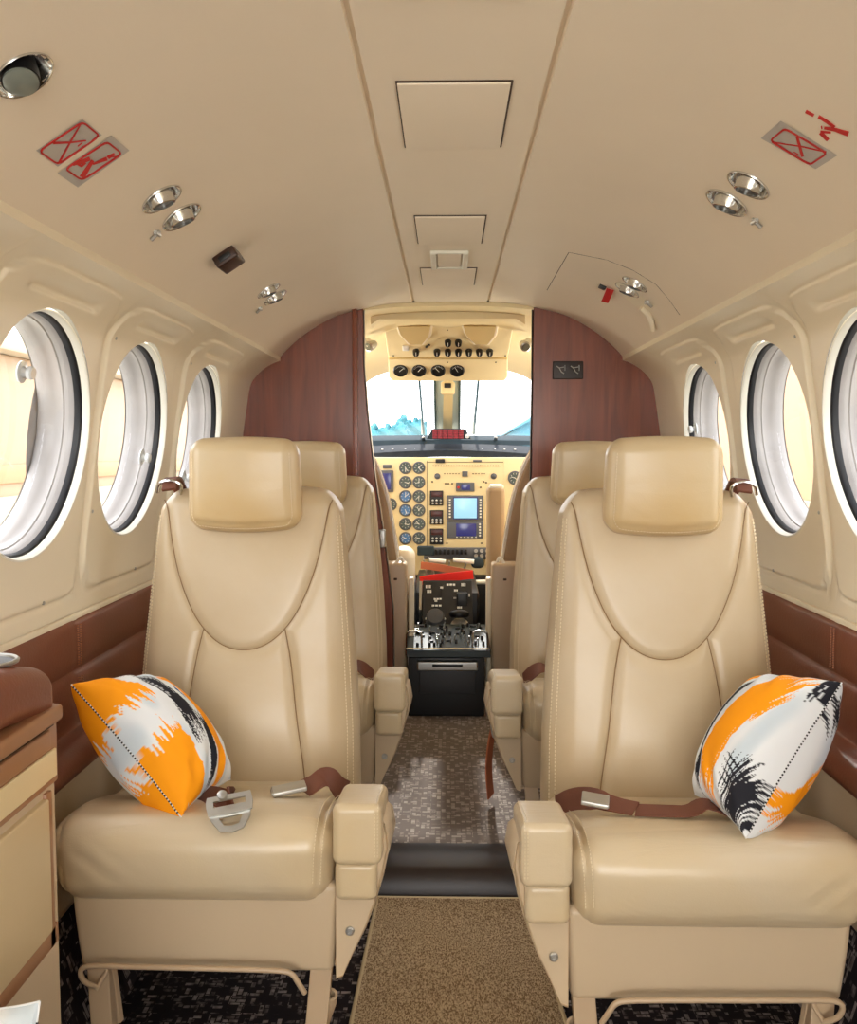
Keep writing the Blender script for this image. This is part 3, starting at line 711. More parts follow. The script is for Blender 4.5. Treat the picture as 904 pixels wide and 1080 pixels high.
# overhead panel
ov = thing('overhead_panel', (-.01, 3.3, 1.3), 'cream overhead panel hanging above the windshield with gauges and knobs', 'overhead panel')
def ovp(px, py):   # plane leaning forward: y grows downward
    y = 3.30+(py-333)/(402-333.)*.27; return W(px, py, y)
def quad(pts, nrm, th): return MB().prism([tuple(ovp(*p)) for p in pts], (0, 0, 0), nrm)
back = Vector((0, .03, .03))
part('upper_face', quad([(404, 335), (543, 335), (536, 375), (534, 377), (411, 377), (409, 375)], back, 0), M['panel'], ov, bevel=.003)
part('lower_face', quad([(409.5, 379), (535.5, 379), (535.5, 398), (532, 402), (414, 402), (410, 398)], back, 0), M['panel'], ov, bevel=.003)
part('top_cowl', MB().prism([tuple(W(x, y, 3.27)) for x, y in ((396, 329), (402, 337), (545, 337), (551, 329))], (0, 0, 0), (0, .05, .05)), mat('cowl_khaki', (196, 170, 112), .6), ov, bevel=.004)
for off in (0, 71):
    part('visor_mount', quad([(417.5+off*.97, 339), (457+off*.97, 339), (455+off*.97, 351), (447+off*.97, 361), (431+off*.97, 361), (421+off*.97, 350)], Vector((0, -.012, -.012)), 0), M['wallp'], ov, bevel=.003)
    part('visor_plate', quad([(420+off*.97, 340), (454+off*.97, 340), (452+off*.97, 350), (445+off*.97, 359), (433+off*.97, 359), (423+off*.97, 349)], Vector((0, -.018, -.018)), 0), mat('visor_khaki%d' % off, (206, 182, 128), .6), ov)
onm = Vector((0, -.65, -.55)).normalized()
def okn(px, py, w=2.6, hgt=4.2):
    p = ovp(px, py); f = fr(p, onm, Vector((0, .64, -.76)), Vector((1, 0, 0)))
    g = MB().lathe(p, onm, [(w*3.5/F*1.35, -.002), (w*3.5/F*1.35, .006), (w*3.5/F*1.2, .022), (w*3.3/F, .027)], 16)
    part('knob', g, M['blackpl'], ov)
    part('pointer', MB().rbox((-.0012, -.010, .024), (.0012, .004, .0285), .0004, 1, fn=f), M['white'], ov)
for px, py in ((439, 370), (461, 370), (472.5, 360), (483.5, 360), (472.5, 370), (483.5, 370), (494.5, 370), (505.5, 370), (516.5, 370)): okn(px, py)
f_ = fr(ovp(428, 366.5), onm, Vector((0, .64, -.76)), Vector((1, 0, 0)))
part('switch_guard', MB().rbox((-.012, -.012, 0), (.012, .012, .008), .003, 2, fn=f_), M['white'], ov)
part('toggle', MB().tube([ovp(449.5, 366)+onm*.001, ovp(453, 361)+onm*.018], .004, 8), M['blackpl'], ov)
for px in (422.4, 442, 462.2, 482.2):
    p = ovp(px, 390.3); R = 7.6*3.5/F
    g = part('gauge', MB().lathe(p, onm, [(R, -.004), (R, .006), (R*.88, .008), (R*.84, .004)], 32, capend=True), M['blackpl'], ov)
    mb = MB()
    X = Vector((1, 0, 0)); Y = onm.cross(X).normalized()
    for k in range(9):
        a = math.pi*(.15+.7*k/8)*(-1) if Y.z < 0 else math.pi*(.15+.7*k/8)
        d = X*math.cos(a)+Y*math.sin(a); mb.tube([p+onm*.005+d*R*.60, p+onm*.005+d*R*.78], .0007, 4)
    a0 = random.uniform(.5, 2.4); d = X*math.cos(a0)+Y*math.sin(a0)*(1 if Y.z > 0 else -1); mb.tube([p+onm*.0055-d*R*.2, p+onm*.0055+d*R*.65], .001, 4)
    part('dial_marks', mb, M['white'], g)
for px, py in ((415, 375), (533, 375), (414, 345), (533, 345), (472, 348), (472, 382), (523, 382)):
    part('screw', MB().lathe(ovp(px, py)+onm*.001, onm, [(.003, -.002), (.003, .001), (.002, .002)], 8), M['gap'], ov)
cb = thing('compass_box', tuple(W(472, 407, 4.08)), 'small cream box with a black window at the top of the windshield post', 'compass')
part('housing', MB().rbox(tuple(W(465, 416, 4.06)), tuple(W(480, 402, 4.06)+Vector((0, .06, 0))), .012, 4), M['panel'], cb)
part('lens', MB().rbox(tuple(W(468.5, 409, 4.052)), tuple(W(476, 404, 4.052)+Vector((0, .02, 0))), .003, 2), M['blackpl'], cb)
for px, sg, lab in ((392, -1, 'left'), (553, 1, 'right')):
    t = thing('cockpit_spotlight', tuple(W(px, 366, 3.35)), 'small swivel spotlight at the %s edge of the flight deck opening' % lab, 'spotlight')
    p = W(px, 364, 3.35)
    part('bracket', MB().lathe(p+Vector((-sg*-.02, 0, .02)), (-sg*.6, -.3, -1), [(.012, 0), (.016, .01), (.014, .03)], 16), M['rim'], t)
    d = Vector((sg*.2 if sg > 0 else -.6, -.8, -.4)).normalized()
    part('lamp_head', MB().lathe(p, d, [(.012, -.02), (.018, -.005), (.019, .02), (.016, .022)], 20), M['steel'], t)
    part('lens', MB().lathe(p+d*.018, d, [(.015, 0), (.014, .005)], 20), M['lens'], t)

# instrument panel
PY = 4.30
ip = thing('instrument_panel', (0, PY, .4), 'cream instrument panel full of round gauges and screens', 'instrument panel')
a = W(340, 606, PY); b = W(604, 482, PY)
mb = MB().rbox((-.55, PY, a.z), (.55, PY+.04, .944), .004, 2); part('fascia', mb, M['panel'], ip)
part('lower_fascia', MB().rbox((-.5, PY-.03, .05), (.5, PY+.03, a.z), .004, 2), M['blackpl'], ip)
def pbox(name, x0, y0, x1, y1, m, d0=.012, parent=None, r=.002, depth=None):
    A = W(x0, y1, PY); B = W(x1, y0, PY); return part(name, MB().rbox((A.x, PY-d0, A.z), (B.x, PY+.004, B.z), r, 2), m, parent or ip)
def gauge(px, py, r, face, marks=8, seed=0):
    p = W(px, py, PY); R = r*PY/F; ax = (0, -1, 0)
    g = part('gauge', MB().lathe(p, ax, [(R*1.12, -.001), (R*1.12, .006), (R, .009), (R*.90, .009), (R*.88, .004), (.001, .004)], 24, capend=False), M['midgrey'], ip)
    part('dial', MB().lathe(p, ax, [(R*.87, .003), (R*.86, .0055), (.001, .0056)], 24, capend=False), face, g)
    mb = MB()
    for k in range(marks):
        t_ = 2*math.pi*k/marks; d = Vector((math.cos(t_), 0, math.sin(t_))); mb.tube([p+d*R*.58+Vector((0, -.0065, 0)), p+d*R*.80+Vector((0, -.0065, 0))], .0012, 4)
    rnd = random.Random(seed)
    for k in range(2):
        t_ = rnd.uniform(0, 6.28); d = Vector((math.cos(t_), 0, math.sin(t_))); mb.tube([p-d*R*.15+Vector((0, -.007, 0)), p+d*R*.66+Vector((0, -.007, 0))], .0018, 4)
    part('needle', mb, M['white'], g)
for r_, py in enumerate((493.3, 508.6, 523.5, 538, 552.6, 567.6)):
    for c_, px in enumerate((427.7, 441.9)):
        gauge(px, py, 5.9, M['dialblue'] if (c_ == 0 and r_ in (2, 3, 5)) else M['dial'], 8, r_*2+c_)
gauge(543, 504, 6.5, M['dial'], 10, 40); gauge(412, 532, 6, M['dial'], 10, 41); gauge(398, 505, 6, M['dial'], 10, 42)
s = pbox('flight_display', 401, 496, 415, 519, M['midgrey']); pbox('screen', 402, 499, 412.5, 516, M['navy'], .014, s)
pbox('caption_strip', 404, 490, 413, 494, M['midgrey'])
for y0, y1 in ((517.5, 533), (538, 553), (557.5, 574)):
    s = pbox('radio', 453.5, y0, 467.5, y1, M['blackpl']); pbox('display', 455, y0+1, 466.5, y0+6.5, M['reddark'], .014, s)
    mb = MB()
    for px in (456.5, 460.5, 464.8):
        for dy in (10.2, 13.4): mb.lathe(W(px, y0+dy, PY-.012), (0, -1, 0), [(.0052, 0), (.005, .006), (.0035, .007)], 10)
    part_each('tuning_knob', mb, M['steel'], s)
s = pbox('radio', 514, 516, 528, 531.5, M['blackpl']); pbox('display', 515, 517, 527, 522, M['midgrey'], .014, s)
s = pbox('map_display', 471.5, 522.5, 509.5, 548.8, M['midgrey']); pbox('screen', 478.8, 525.2, 503, 546.4, M['screen'], .014, s); pbox('screen_surround', 477.8, 524.2, 504.2, 547.4, M['navy'], .013, s)
mb = MB()
for k in range(7):
    for px in (474.5, 506.8):
        A = W(px-1, 528+k*3, PY-.012); B = W(px+1, 526.4+k*3, PY-.012); mb.rbox((A.x, PY-.016, A.z), (B.x, PY-.011, B.z), .0008, 1)
part_each('button', mb, M['white'], s)
s = pbox('weather_display', 471.5, 550, 509.5, 567.5, M['midgrey']); pbox('screen', 481, 552, 502.3, 565.2, M['navy'], .014, s)
mb = MB()
for k in range(5): mb.lathe(W(506.2, 553+k*3, PY-.012), (0, -1, 0), [(.005, 0), (.004, .006)], 8)
for k in range(6): mb.lathe(W(482+k*4, 566.6, PY-.012), (0, -1, 0), [(.003, 0), (.003, .004)], 8)
part_each('button', mb, M['white'], s)
s = pbox('autopilot_unit', 481, 508.8, 500.5, 518.2, M['midgrey']); pbox('screen', 486.5, 510.5, 496, 516.6, M['navy'], .014, s)
part('red_button', MB().lathe(W(483.6, 514, PY-.012), (0, -1, 0), [(.006, 0), (.005, .005)], 12), M['redsign'], s)
mb = MB()
for k in range(26):
    px = 457+k*2.75; mb.lathe(W(px, 491.3, PY), (0, -1, 0), [(.0028, 0), (.0028, .006), (.002, .008)], 8)
for k in range(15):
    px = 469+k*3.0
    if 485 < px < 497: continue
    mb.lathe(W(px, 499.6, PY), (0, -1, 0), [(.0028, 0), (.0028, .006)], 8)
for px, py in ((470, 510), (473, 510), (477, 510), (507, 514), (510, 508), (513, 509), (456, 508), (471.5, 573), (508, 573)): mb.lathe(W(px, py, PY), (0, -1, 0), [(.0045, 0), (.004, .005)], 8)
part('switch_row', mb, M['gap'], ip)
pbox('caption_strip', 459.5, 484.3, 469.3, 488.2, M['blackpl']); pbox('caption_strip', 499, 485, 508, 487, M['midgrey'])
s = pbox('selector', 487.5, 497, 493.5, 502.5, M['midgrey'])
for px in (461.3, 520.8):
    p = W(px, 502.3, PY); part('selector_knob', MB().lathe(p, (0, -1, 0), [(.014, 0), (.014, .004), (.009, .005), (.009, .013), (.006, .015)], 16), M['midgrey'], ip)
mb = MB()
for px in (450.5, 452, 531): 
    A = W(px-.25, 580, PY); B = W(px+.25, 486, PY); 
    if px != 452: mb.rbox((A.x, PY-.0015, A.z), (B.x, PY+.002, B.z), .0004, 1)
A = W(450, 487.6, PY); B = W(531, 487, PY); mb.rbox((A.x, PY-.0015, A.z), (B.x, PY+.002, B.z), .0004, 1)
part('panel_joint', mb, M['gap'], ip)

# control pedestal
pd = thing('control_pedestal', (-.013, 3.12, .05), 'black control pedestal with knobs and silver tray between the pilot seats', 'pedestal')
FY = 3.12
A = W(430.5, 691, FY); B = W(511, 763, FY)
part('base', MB().rbox((A.x, FY, .052), (B.x, 3.95, A.z-.008), .004, 2), M['blackpl'], pd)
a = W(429, 692, 3.10); b = W(513, 670, 3.2)
part('tray', MB().prism([(x, y, z) for x, y, z in ((a.x, 3.08, a.z), (a.x, 3.08, a.z+.025), (a.x, 3.40, a.z+.055), (a.x, 3.40, a.z))], (0, 0, 0), (b.x-a.x+.01, 0, 0)), mat('tray_grey', (72, 82, 86), .6, spec=.3), pd, bevel=.003)
tz = lambda y: a.z+.025+(y-3.08)/.32*.030
mb = MB(); rnd = random.Random(3)
for i in range(44):
    x = rnd.uniform(a.x+.02, b.x-.01); y = rnd.uniform(3.12, 3.37); z = tz(y); k = rnd.choice([0, 0, 1])
    if k: mb.rbox((x-.008, y-.006, z-.001), (x+.008, y+.006, z+.006), .001, 1)
    else: mb.lathe((x, y, z), (0, 0, 1), [(.005, 0), (.0045, .012), (.003, .014)], 8)
part_each('toggle_switch', mb, M['blackpl'], pd)
mb = MB()
for i in range(30):
    x = rnd.uniform(a.x+.02, b.x-.01); y = rnd.uniform(3.12, 3.37); z = tz(y); mb.tube([(x, y, z), (x+rnd.uniform(-.003, .003), y-.004, z+.02)], .0022, 6)
part_each('toggle_lever', mb, M['steel'], pd)
mb = MB()
for s_, x0 in ((1, a.x), (-1, b.x)):
    mb.tube([(x0, 3.09, a.z+.005), (x0, 3.09, a.z+.075), (x0+s_*.006, 3.09, a.z+.088), (x0+s_*.03, 3.09, a.z+.092), (x0+s_*.048, 3.09, a.z+.088), (x0+s_*.052, 3.09, a.z+.075), (x0+s_*.052, 3.10, a.z+.02)], .004, 8, smooth=1)
mb.tube([(a.x-.002, 3.082, a.z+.030), (b.x+.002, 3.082, a.z+.030)], .003, 8)
part('grab_rail', mb, M['chrome'], pd)
A2 = W(440, 707, FY-.02); B2 = W(504, 697.5, FY-.02); C2 = W(442, 732, FY-.02)
part('drawer_front', MB().rbox((A2.x+.008, FY-.014, C2.z), (B2.x-.008, FY+.02, A2.z), .003, 2), mat('drawer_grey', (44, 44, 46), .5, noise=.2, nscale=30), pd)
d = part('drawer_lip', MB().rbox((A2.x, FY-.03, A2.z), (B2.x, FY+.01, B2.z), .005, 3), M['steel'], pd)
q0 = W(456, 703, FY-.03); q1 = W(488, 701, FY-.03); part('slot', MB().rbox((q0.x, FY-.032, q0.z-.001), (q1.x, FY-.02, q1.z+.001), .001, 1), M['blackpl'], d)
# sloping quadrant
def qp(px, py):      # surface rises forward from tray to throttles
    y = 3.40+(667-py)/(667-612.)*.13; return W(px, py, y)
qn = Vector((0, -.80, .60)).normalized()
qx0, qx1 = 447, 497
part('quadrant', MB().prism([tuple(qp(445, 668)), tuple(qp(499, 668)), tuple(qp(498, 612)), tuple(qp(446, 612))], (0, 0, 0), (0, .02, -.12)), mat('quadrant_black', (30, 30, 32), .5, noise=.3, nscale=40), pd, bevel=.002)
def knob(px, py, r, h, m=None, name='trim_knob'):
    p = qp(px, py)+qn*.002; R = r*3.45/F
    k = part(name, MB().lathe(p, qn, [(R*1.08, -.004), (R*1.08, h*.3), (R, h*.35), (R*.97, h), (R*.86, h*1.15), (.001, h*1.18)], 28, capend=False), m or M['knobgrey'], pd)
    mb = MB()
    for t_ in (0, 1.57, 3.14): 
        X = Vector((1, 0, 0)); Y = qn.cross(X); d_ = X*math.cos(t_)+Y*math.sin(t_)*(1 if Y.z > 0 else -1); mb.lathe(p+d_*R*1.02+qn*h*.3, qn, [(.005, 0), (.004, .004)], 8)
    part('index_mark', mb, M['white'], k)
knob(459.3, 654, 9.6, .03); knob(485, 661, 9.2, .006, M['steel'], 'fuel_selector'); 
p = qp(484, 656)
part('selector_handle', MB().tube([p+Vector((-.028, 0, .03)), p+Vector((-.01, -.02, .034)), p+Vector((.012, -.02, .034)), p+Vector((.03, 0, .03))], [.012, .016, .016, .012], 10, smooth=1), M['blackpl'], pd)
mb = MB(); rnd = random.Random(9)
for px, py, w_, h_ in ((452, 619, 6, 3), (453, 624, 5, 3), (466, 620, 3, 2), (476, 617, 10, 2), (481, 623, 4, 2), (489, 617, 5, 3), (462, 632, 9, 1.6), (461, 639, 11, 1.8), (487, 635, 4, 2), (485, 641, 5, 2), (460, 634, 3, 2), (480, 631, 3, 1.5), (495, 628, 1.5, 3)):
    for k in range(3):
        x0 = px-w_/2+k*w_/3; mb.prism([tuple(qp(x0, py-h_/2)+qn*.003), tuple(qp(x0+w_/3*.75, py-h_/2)+qn*.003), tuple(qp(x0+w_/3*.75, py+h_/2)+qn*.003), tuple(qp(x0, py+h_/2)+qn*.003)], (0, 0, 0), qn*-.004)
part('placard_print', mb, M['white'], pd)
part('lever_slot', MB().prism([tuple(qp(464.5, 616)+qn*.002), tuple(qp(466, 616)+qn*.002), tuple(qp(466, 634)+qn*.002), tuple(qp(464.5, 634)+qn*.002)], (0, 0, 0), qn*-.004), M['blackpl'], pd)
part('lever_block', MB().rbox(tuple(qp(482, 640)+Vector((0, 0, 0))), tuple(qp(493, 630)+Vector((0, .03, .02))), .004, 2), M['blackpl'], pd)
part('side_scale', MB().prism([tuple(qp(442.5, 613)), tuple(qp(445.5, 613)), tuple(qp(444.5, 643)), tuple(qp(442, 643))], (0, 0, 0), (0, .02, -.05)), M['steel'], pd)
mb = MB()
c = W(437, 637, 3.55); mb.lathe(c+Vector((-.004, 0, 0)), (1, 0, 0), [(.045, 0), (.105, 0), (.108, .004), (.105, .010), (.045, .010)], 40, capend=False); part('trim_wheel', mb, M['blackpl'], pd)
mb = MB()
for x0, y0, x1, y1 in ((452, 611, 447, 590), (460, 612, 452, 588), (473, 607, 474, 592), (487, 606, 492, 594)):
    mb.tube([W(x0, y0, 3.9), W(x1, y1, 3.88)], .004, 8)
part_each('power_lever', mb, M['steel'], pd)
mb = MB()
for x0, x1, py in ((453, 470, 591.5), (478, 500, 591.5)):
    mb.tube([W(x0, py-1, 3.86), W(x1, py+1, 3.86)], .010, 10)
part_each('lever_grip', mb, M['white'], pd)
mb = MB()
mb.rbox(tuple(W(440, 586, 3.93)), tuple(W(458, 576.5, 3.93)+Vector((0, .04, 0))), .006, 2)
mb.rbox(tuple(W(497, 600, 3.93)), tuple(W(511, 588, 3.93)+Vector((0, .04, 0))), .02, 2); part_each('lever_block', mb, M['darkgrey'], pd)
qb = part('quadrant_body', MB().rbox((-.145, 3.56, .20), (.115, 4.26, W(472, 612, 3.9).z), .01, 2), M['blackpl'], pd)
mb = MB()
for k in range(9): A = W(454+k*4.5, 582, 4.24); mb.rbox((A.x, 4.235, A.z-.012), (A.x+.012, 4.262, A.z+.012), .002, 1)
s = part('lower_avionics', MB().rbox(tuple(W(447, 590, 4.25)), tuple(W(528, 578, 4.25)+Vector((0, .03, 0))), .003, 1), M['midgrey'], pd); part('key_row', mb, M['blackpl'], s)
mb = MB()
for px in (502, 508, 514, 520):
    for py in (581, 586): mb.lathe(W(px, py, 4.246), (0, -1, 0), [(.009, 0), (.008, .012)], 12)
part_each('tuning_knob', mb, M['steel'], s)
t = solo('throttle_strap', MB().ribbon([W(444, 596, 3.82), W(460, 598, 3.80), W(480, 602, 3.80), W(498, 605, 3.82)], (0, 0, 1), .030, .006), M['orangebrown'], 'tan leather strap looped over the throttle levers behind the red band', 'strap')
t = solo('throttle_lock_band', MB().ribbon([W(443.5, 612.5, 3.74), W(455, 610.5, 3.73), W(485, 607.5, 3.73), W(499, 606, 3.74)], (0, 0, 1), .035, .008, smooth=1), M['red'], 'bright red band tied across the throttle levers', 'band')
A = W(499, 617, 4.0); solo('pedestal_crossbar', MB().tube([A+Vector((-.02, 0, .012)), A+Vector((.14, 0, .016))], .010, 10), M['rim'], 'cream bar running right from the throttles toward the copilot seat', 'bar')

# pilot seats
def pilot(sgn, lab):
    t = thing('pilot_seat', (sgn*.40, 3.5, .05), lab, 'pilot seat')
    X = lambda v: sgn*v
    # backrest, seen from behind and from its aisle edge
    def bw(V):
        z = V[:, 2]; k = (z-.40)/.62; V[:, 1] += -.16*k+.05
        inner = np.interp(z, [.40, .54, .80, .92, 1.0], [.175, .185, .225, .262, .305])
        x = V[:, 0]; u = (x-.17)/.46; V[:, 0] = sgn*(inner+(.63-inner)*u); return V
    part('backrest', MB().rbox((.17, 3.42, .40), (.63, 3.50, 1.005), .03, 5, (6, 2, 14), fn=bw), M['tan'], t)
    def q(lo, hi): return (min(sgn*lo[0], sgn*hi[0]), lo[1], lo[2]), (max(sgn*lo[0], sgn*hi[0]), hi[1], hi[2])
    part('piping', MB().tube([(X(.178), 3.38, .44), (X(.185), 3.34, .54), (X(.222), 3.28, .80), (X(.258), 3.25, .92), (X(.30), 3.235, .995)], .006, 8, smooth=2), M['rim'], t)
    lo, hi = q((.148 if sgn > 0 else .155, 3.22, .105), (.245, 3.31, .575))
    part('side_box', MB().rbox(lo, hi, .012, 4), M['hard'], t)
    lo, hi = q((.13, 3.24, .12), (.150, 3.30, .52)); part('side_rail', MB().rbox(lo, hi, .008, 3), M['wallp'], t)
    part('latch', MB().rbox((X(.195)-.006, 3.215, .515), (X(.195)+.006, 3.222, .523), .002, 1), M['gap'], t)
    part('side_hinge', MB().tube([(X(.20), 3.24, .56), (X(.178), 3.25, .60), (X(.168), 3.26, .575), (X(.165), 3.26, .53)], .006, 8, smooth=2), M['rim'], t)
    if sgn > 0:
        part('armrest', MB().rbox((.145, 3.55, .44), (.215, 3.64, .835), .02, 5), M['tan'], t); part('armrest_cap', MB().rbox((.155, 3.555, .826), (.21, 3.635, .842), .006, 2), M['rim'], t)
    else:
        part('armrest', MB().rbox((-.225, 3.45, .43), (-.137, 3.62, .60), .04, 6), M['wallp'], t)
    lo, hi = q((.16, 3.5, .28), (.62, 3.98, .42)); part('seat', MB().rbox(lo, hi, .04, 4), M['leather'], t)
    lo, hi = q((.20, 3.52, .052), (.58, 3.92, .29)); part('pedestal', MB().rbox(lo, hi, .01, 2), M['hard'], t)
pilot(-1, 'left pilot seat seen from behind beyond the left partition'); pilot(1, 'right pilot seat seen from behind with its armrest folded up')

# ------------------------------------------------------------------ passenger seats
def seglist(P, n=6):
    P = catmull(P, n); return P
SEAM_V = catmull([(-.166, .90), (-.157, .87), (-.145, .80), (-.128, .735), (-.103, .676), (-.075, .636), (-.04, .609), (0, .600), (.04, .609), (.075, .636), (.103, .676), (.128, .735), (.145, .80), (.157, .87), (.166, .90)], 6)
SEAM_L = catmull([(-.078, .638), (-.090, .58), (-.104, .48), (-.118, .38), (-.124, .30)], 6); SEAM_R = SEAM_L*np.array([-1, 1])
def dist_poly(x, z, P):
    d = np.full(x.shape, 9.)
    for a, b in zip(P[:-1], P[1:]):
        ab = b-a; L = (ab**2).sum(); t = np.clip(((x-a[0])*ab[0]+(z-a[1])*ab[1])/L, 0, 1)
        d = np.minimum(d, np.hypot(x-a[0]-t*ab[0], z-a[1]-t*ab[1]))
    return d
# seat frame: x centred, y measured from the camera plane of the near left seat, z from the floor
def back_half(z): return np.interp(z, [.28, .45, .65, .80, .87, .905], [.198, .196, .185, .177, .173, .164])
def back_front(z): return 1.655+(z-.33)*.165
def backrest_fn(V):
    x, y, z = V[:, 0].copy(), V[:, 1].copy(), V[:, 2].copy()       # box: x+-.2, y 0..0.11, z .28...905
    t = np.clip(y/.11, 0, 1); u = x/.2
    h = back_half(z); fl = .022*np.interp(z, [.28, .6, .9], [1, .8, .15])*np.sin(t*math.pi*.75)
    X = u*(h+fl)
    bulge = .012*(1-u**2)*sst((z-.28)/.2)*sst((.93-z)/.2)+.014*np.exp(-((z-.46)/.10)**2)*(1-u*u)
    yy = back_front(z)+y-bulge*(1-t)
    fr_ = (t < .25)
    d = np.minimum(dist_poly(X, z, SEAM_V), np.minimum(dist_poly(X, z, SEAM_L)+(z > .64)*.02, dist_poly(X, z, SEAM_R)+(z > .64)*.02))
    g = (.0040*np.exp(-(d/.0030)**2)+.0050*np.exp(-(d/.012)**2))*np.clip(1-t*4, 0, 1)
    side = .003*np.exp(-((np.abs(u)-.90)/.018)**2)*np.clip(1-t*4, 0, 1)*0
    yy = yy+g+side
    # shoulder rounding
    zz = z-.014*np.clip(np.abs(u), 0, 1)**6*sst((z-.80)/.1)
    return np.stack([X, yy, zz], -1)
def mesh_cached(key, fn, m, sharp=40):
    if key not in MESHC: MESHC[key] = mkmesh(key, fn(), m, (0, 0, 0), sharp)
    return MESHC[key]
def stitch_path(P, step=.0052, ln=.0030, r=.0007):
    """short thread dashes along a 3-D polyline"""
    P = [Vector(p) for p in P]; mb = MB(); acc = 0; L = [0]
    for a, b in zip(P[:-1], P[1:]): L.append(L[-1]+(b-a).length)
    def at(s):
        i = max(0, min(len(P)-2, int(np.searchsorted(L, s)-1))); k = (s-L[i])/max(1e-9, L[i+1]-L[i]); return P[i].lerp(P[i+1], k)
    s = 0
    while s+ln < L[-1]: mb.tube([at(s), at(s+ln)], r, 4); s += step
    return mb
def mk_backrest(): return MB().rbox((-.2, 0, .28), (.2, .11, .905), .034, 9, (150, 6, 210), fn=backrest_fn)
def back_edge(side, off=.0):
    pts = []
    for z in np.linspace(.34, .845, 60):
        V = backrest_fn(np.array([[side*(.2-off), .012, z]]))[0]; pts.append(V)
    return pts
def mk_seams():
    mb = MB()
    for Pl in (SEAM_V, SEAM_L, SEAM_R):
        V = []
        for x, z in Pl:
            if z > .895: continue
            h = float(back_half(z)); fl = .022*float(np.interp(z, [.28, .6, .9], [1, .8, .15]))*math.sin(.02*math.pi*.75)
            V.append(backrest_fn(np.array([[x/(h+fl)*.2, .0002, z]]))[0]+np.array([0, -.0004, 0]))
        mb.tube([Vector(v) for v in V], .0012, 6)
    return mb
def mk_back_stitch_a(): return mk_back_stitch((1,))
def mk_back_stitch_b(): return mk_back_stitch((-1,))
def mk_back_stitch(sides):
    mb = MB()
    for side in sides:
        for x0, y0 in ((.1945, .0145), (.199, .026)):
            P = [backrest_fn(np.array([[side*x0, y0, z]]))[0]+np.array([side*.0008, -.0006, 0]) for z in np.linspace(.34, .86, 70)]
            s = stitch_path(P, .0066, .0040, .0011); mb.add(s.verts(), s.f)
    return mb
def head_fn(V):
    x, y, z = V[:, 0].copy(), V[:, 1].copy(), V[:, 2].copy(); t = (y)/.075; u = x/.109; w = (z-.83)/.167
    X = x*(1-.055*w)+0; yy = 1.702+y-.014*(1-u*u)*(1-np.clip(t, 0, 1))*(1-(2*w-1)**2*.6)-.010*(w)
    zz = z+.006*(1-u*u)*(w > .5)-.008*(u*u-1)*0-.010*(1-u*u)*(w < .5)
    d = np.maximum(np.abs(u)-.0, 0)
    g = .0022*(np.exp(-((np.abs(u)-.90)/.022)**2)*(np.abs(2*w-1) < .98)+np.exp(-((w-.10)/.02)**2)*(np.abs(u) < .9))*np.clip(1-t*3, 0, 1)
    return np.stack([X, yy+g, zz], -1)
def mk_head(): return MB().rbox((-.109, 0, .83), (.109, .075, .997), .03, 9, (60, 6, 46), fn=head_fn)
def mk_head_stitch():
    P = []
    for u, w in [(-.93, y) for y in np.linspace(.85, .16, 20)]+[(-.90, .11), (-.85, .075)]+[(x, .06) for x in np.linspace(-.8, .8, 24)]+[(.85, .075), (.90, .11)]+[(.93, y) for y in np.linspace(.16, .85, 20)]:
        P.append(head_fn(np.array([[u*.109*.94, .004, .83+.167*w]]))[0]+np.array([0, -.0028, 0]))
    return stitch_path(P, .0055, .0033, .0006)
def cush_fn(V):
    x, y, z = V[:, 0].copy(), V[:, 1].copy(), V[:, 2].copy(); u = x/.222; k = sst((y-1.38)/.26); w = (z-.280)/.134
    zz = z-.052*k*np.clip(w, 0, 1)+.008*(1-u*u)*np.clip(w, 0, 1)*(1-k)+.004*np.sin(x*40)*k*w*0
    X = x*(1-.045*(1-np.clip(w, 0, 1)))-.004; yy = y-.014*(1-u*u)*(1-sst((y-1.33)/.2))*np.clip(np.sin(np.clip(w, 0, 1)*math.pi), 0, 1)+.014*(1-w)*(y < 1.45)
    wr = .0016*np.sin(70*(x+.6*z)+6*np.sin(20*z+9*x))*np.exp(-((z-.35)/.04)**2)*(y < 1.40)*sst((u*u)/.5)
    yy = yy+wr*.6
    g = .003*np.exp(-((np.abs(u)-.90)/.016)**2); zz = zz-g*(w > .5); yy = yy+g*(y < 1.38)
    return np.stack([X, yy, zz], -1)
def mk_cush(): return MB().rbox((-.222, 1.318, .280), (.222, 1.70, .414), .044, 9, (90, 60, 20), fn=cush_fn)
def mk_cush_stitch(side):
    mb = MB()
    for uu in (.872, .925):
        P = []
        for y, z in [(1.55, .414), (1.48, .414), (1.42, .414), (1.385, .414), (1.352, .4105), (1.332, .400), (1.322, .385), (1.318, .366), (1.318, .345), (1.318, .325)]:
            P.append(cush_fn(np.array([[side*uu*.222, y, z]]))[0]+np.array([0, -.0012 if z < .405 else 0, .0012 if z > .385 else 0]))
        s = stitch_path(catmull(P, 4), .0055, .0033, .0007); mb.add(s.verts(), s.f)
    return mb
def skirt_fn(V):
    x, y, z = V[:, 0].copy(), V[:, 1].copy(), V[:, 2].copy(); w = (z-.163)/.15
    return np.stack([x*(1-.05*(1-w)), y+.012*(1-w)-.004*np.sin(w*3.1), z], -1)
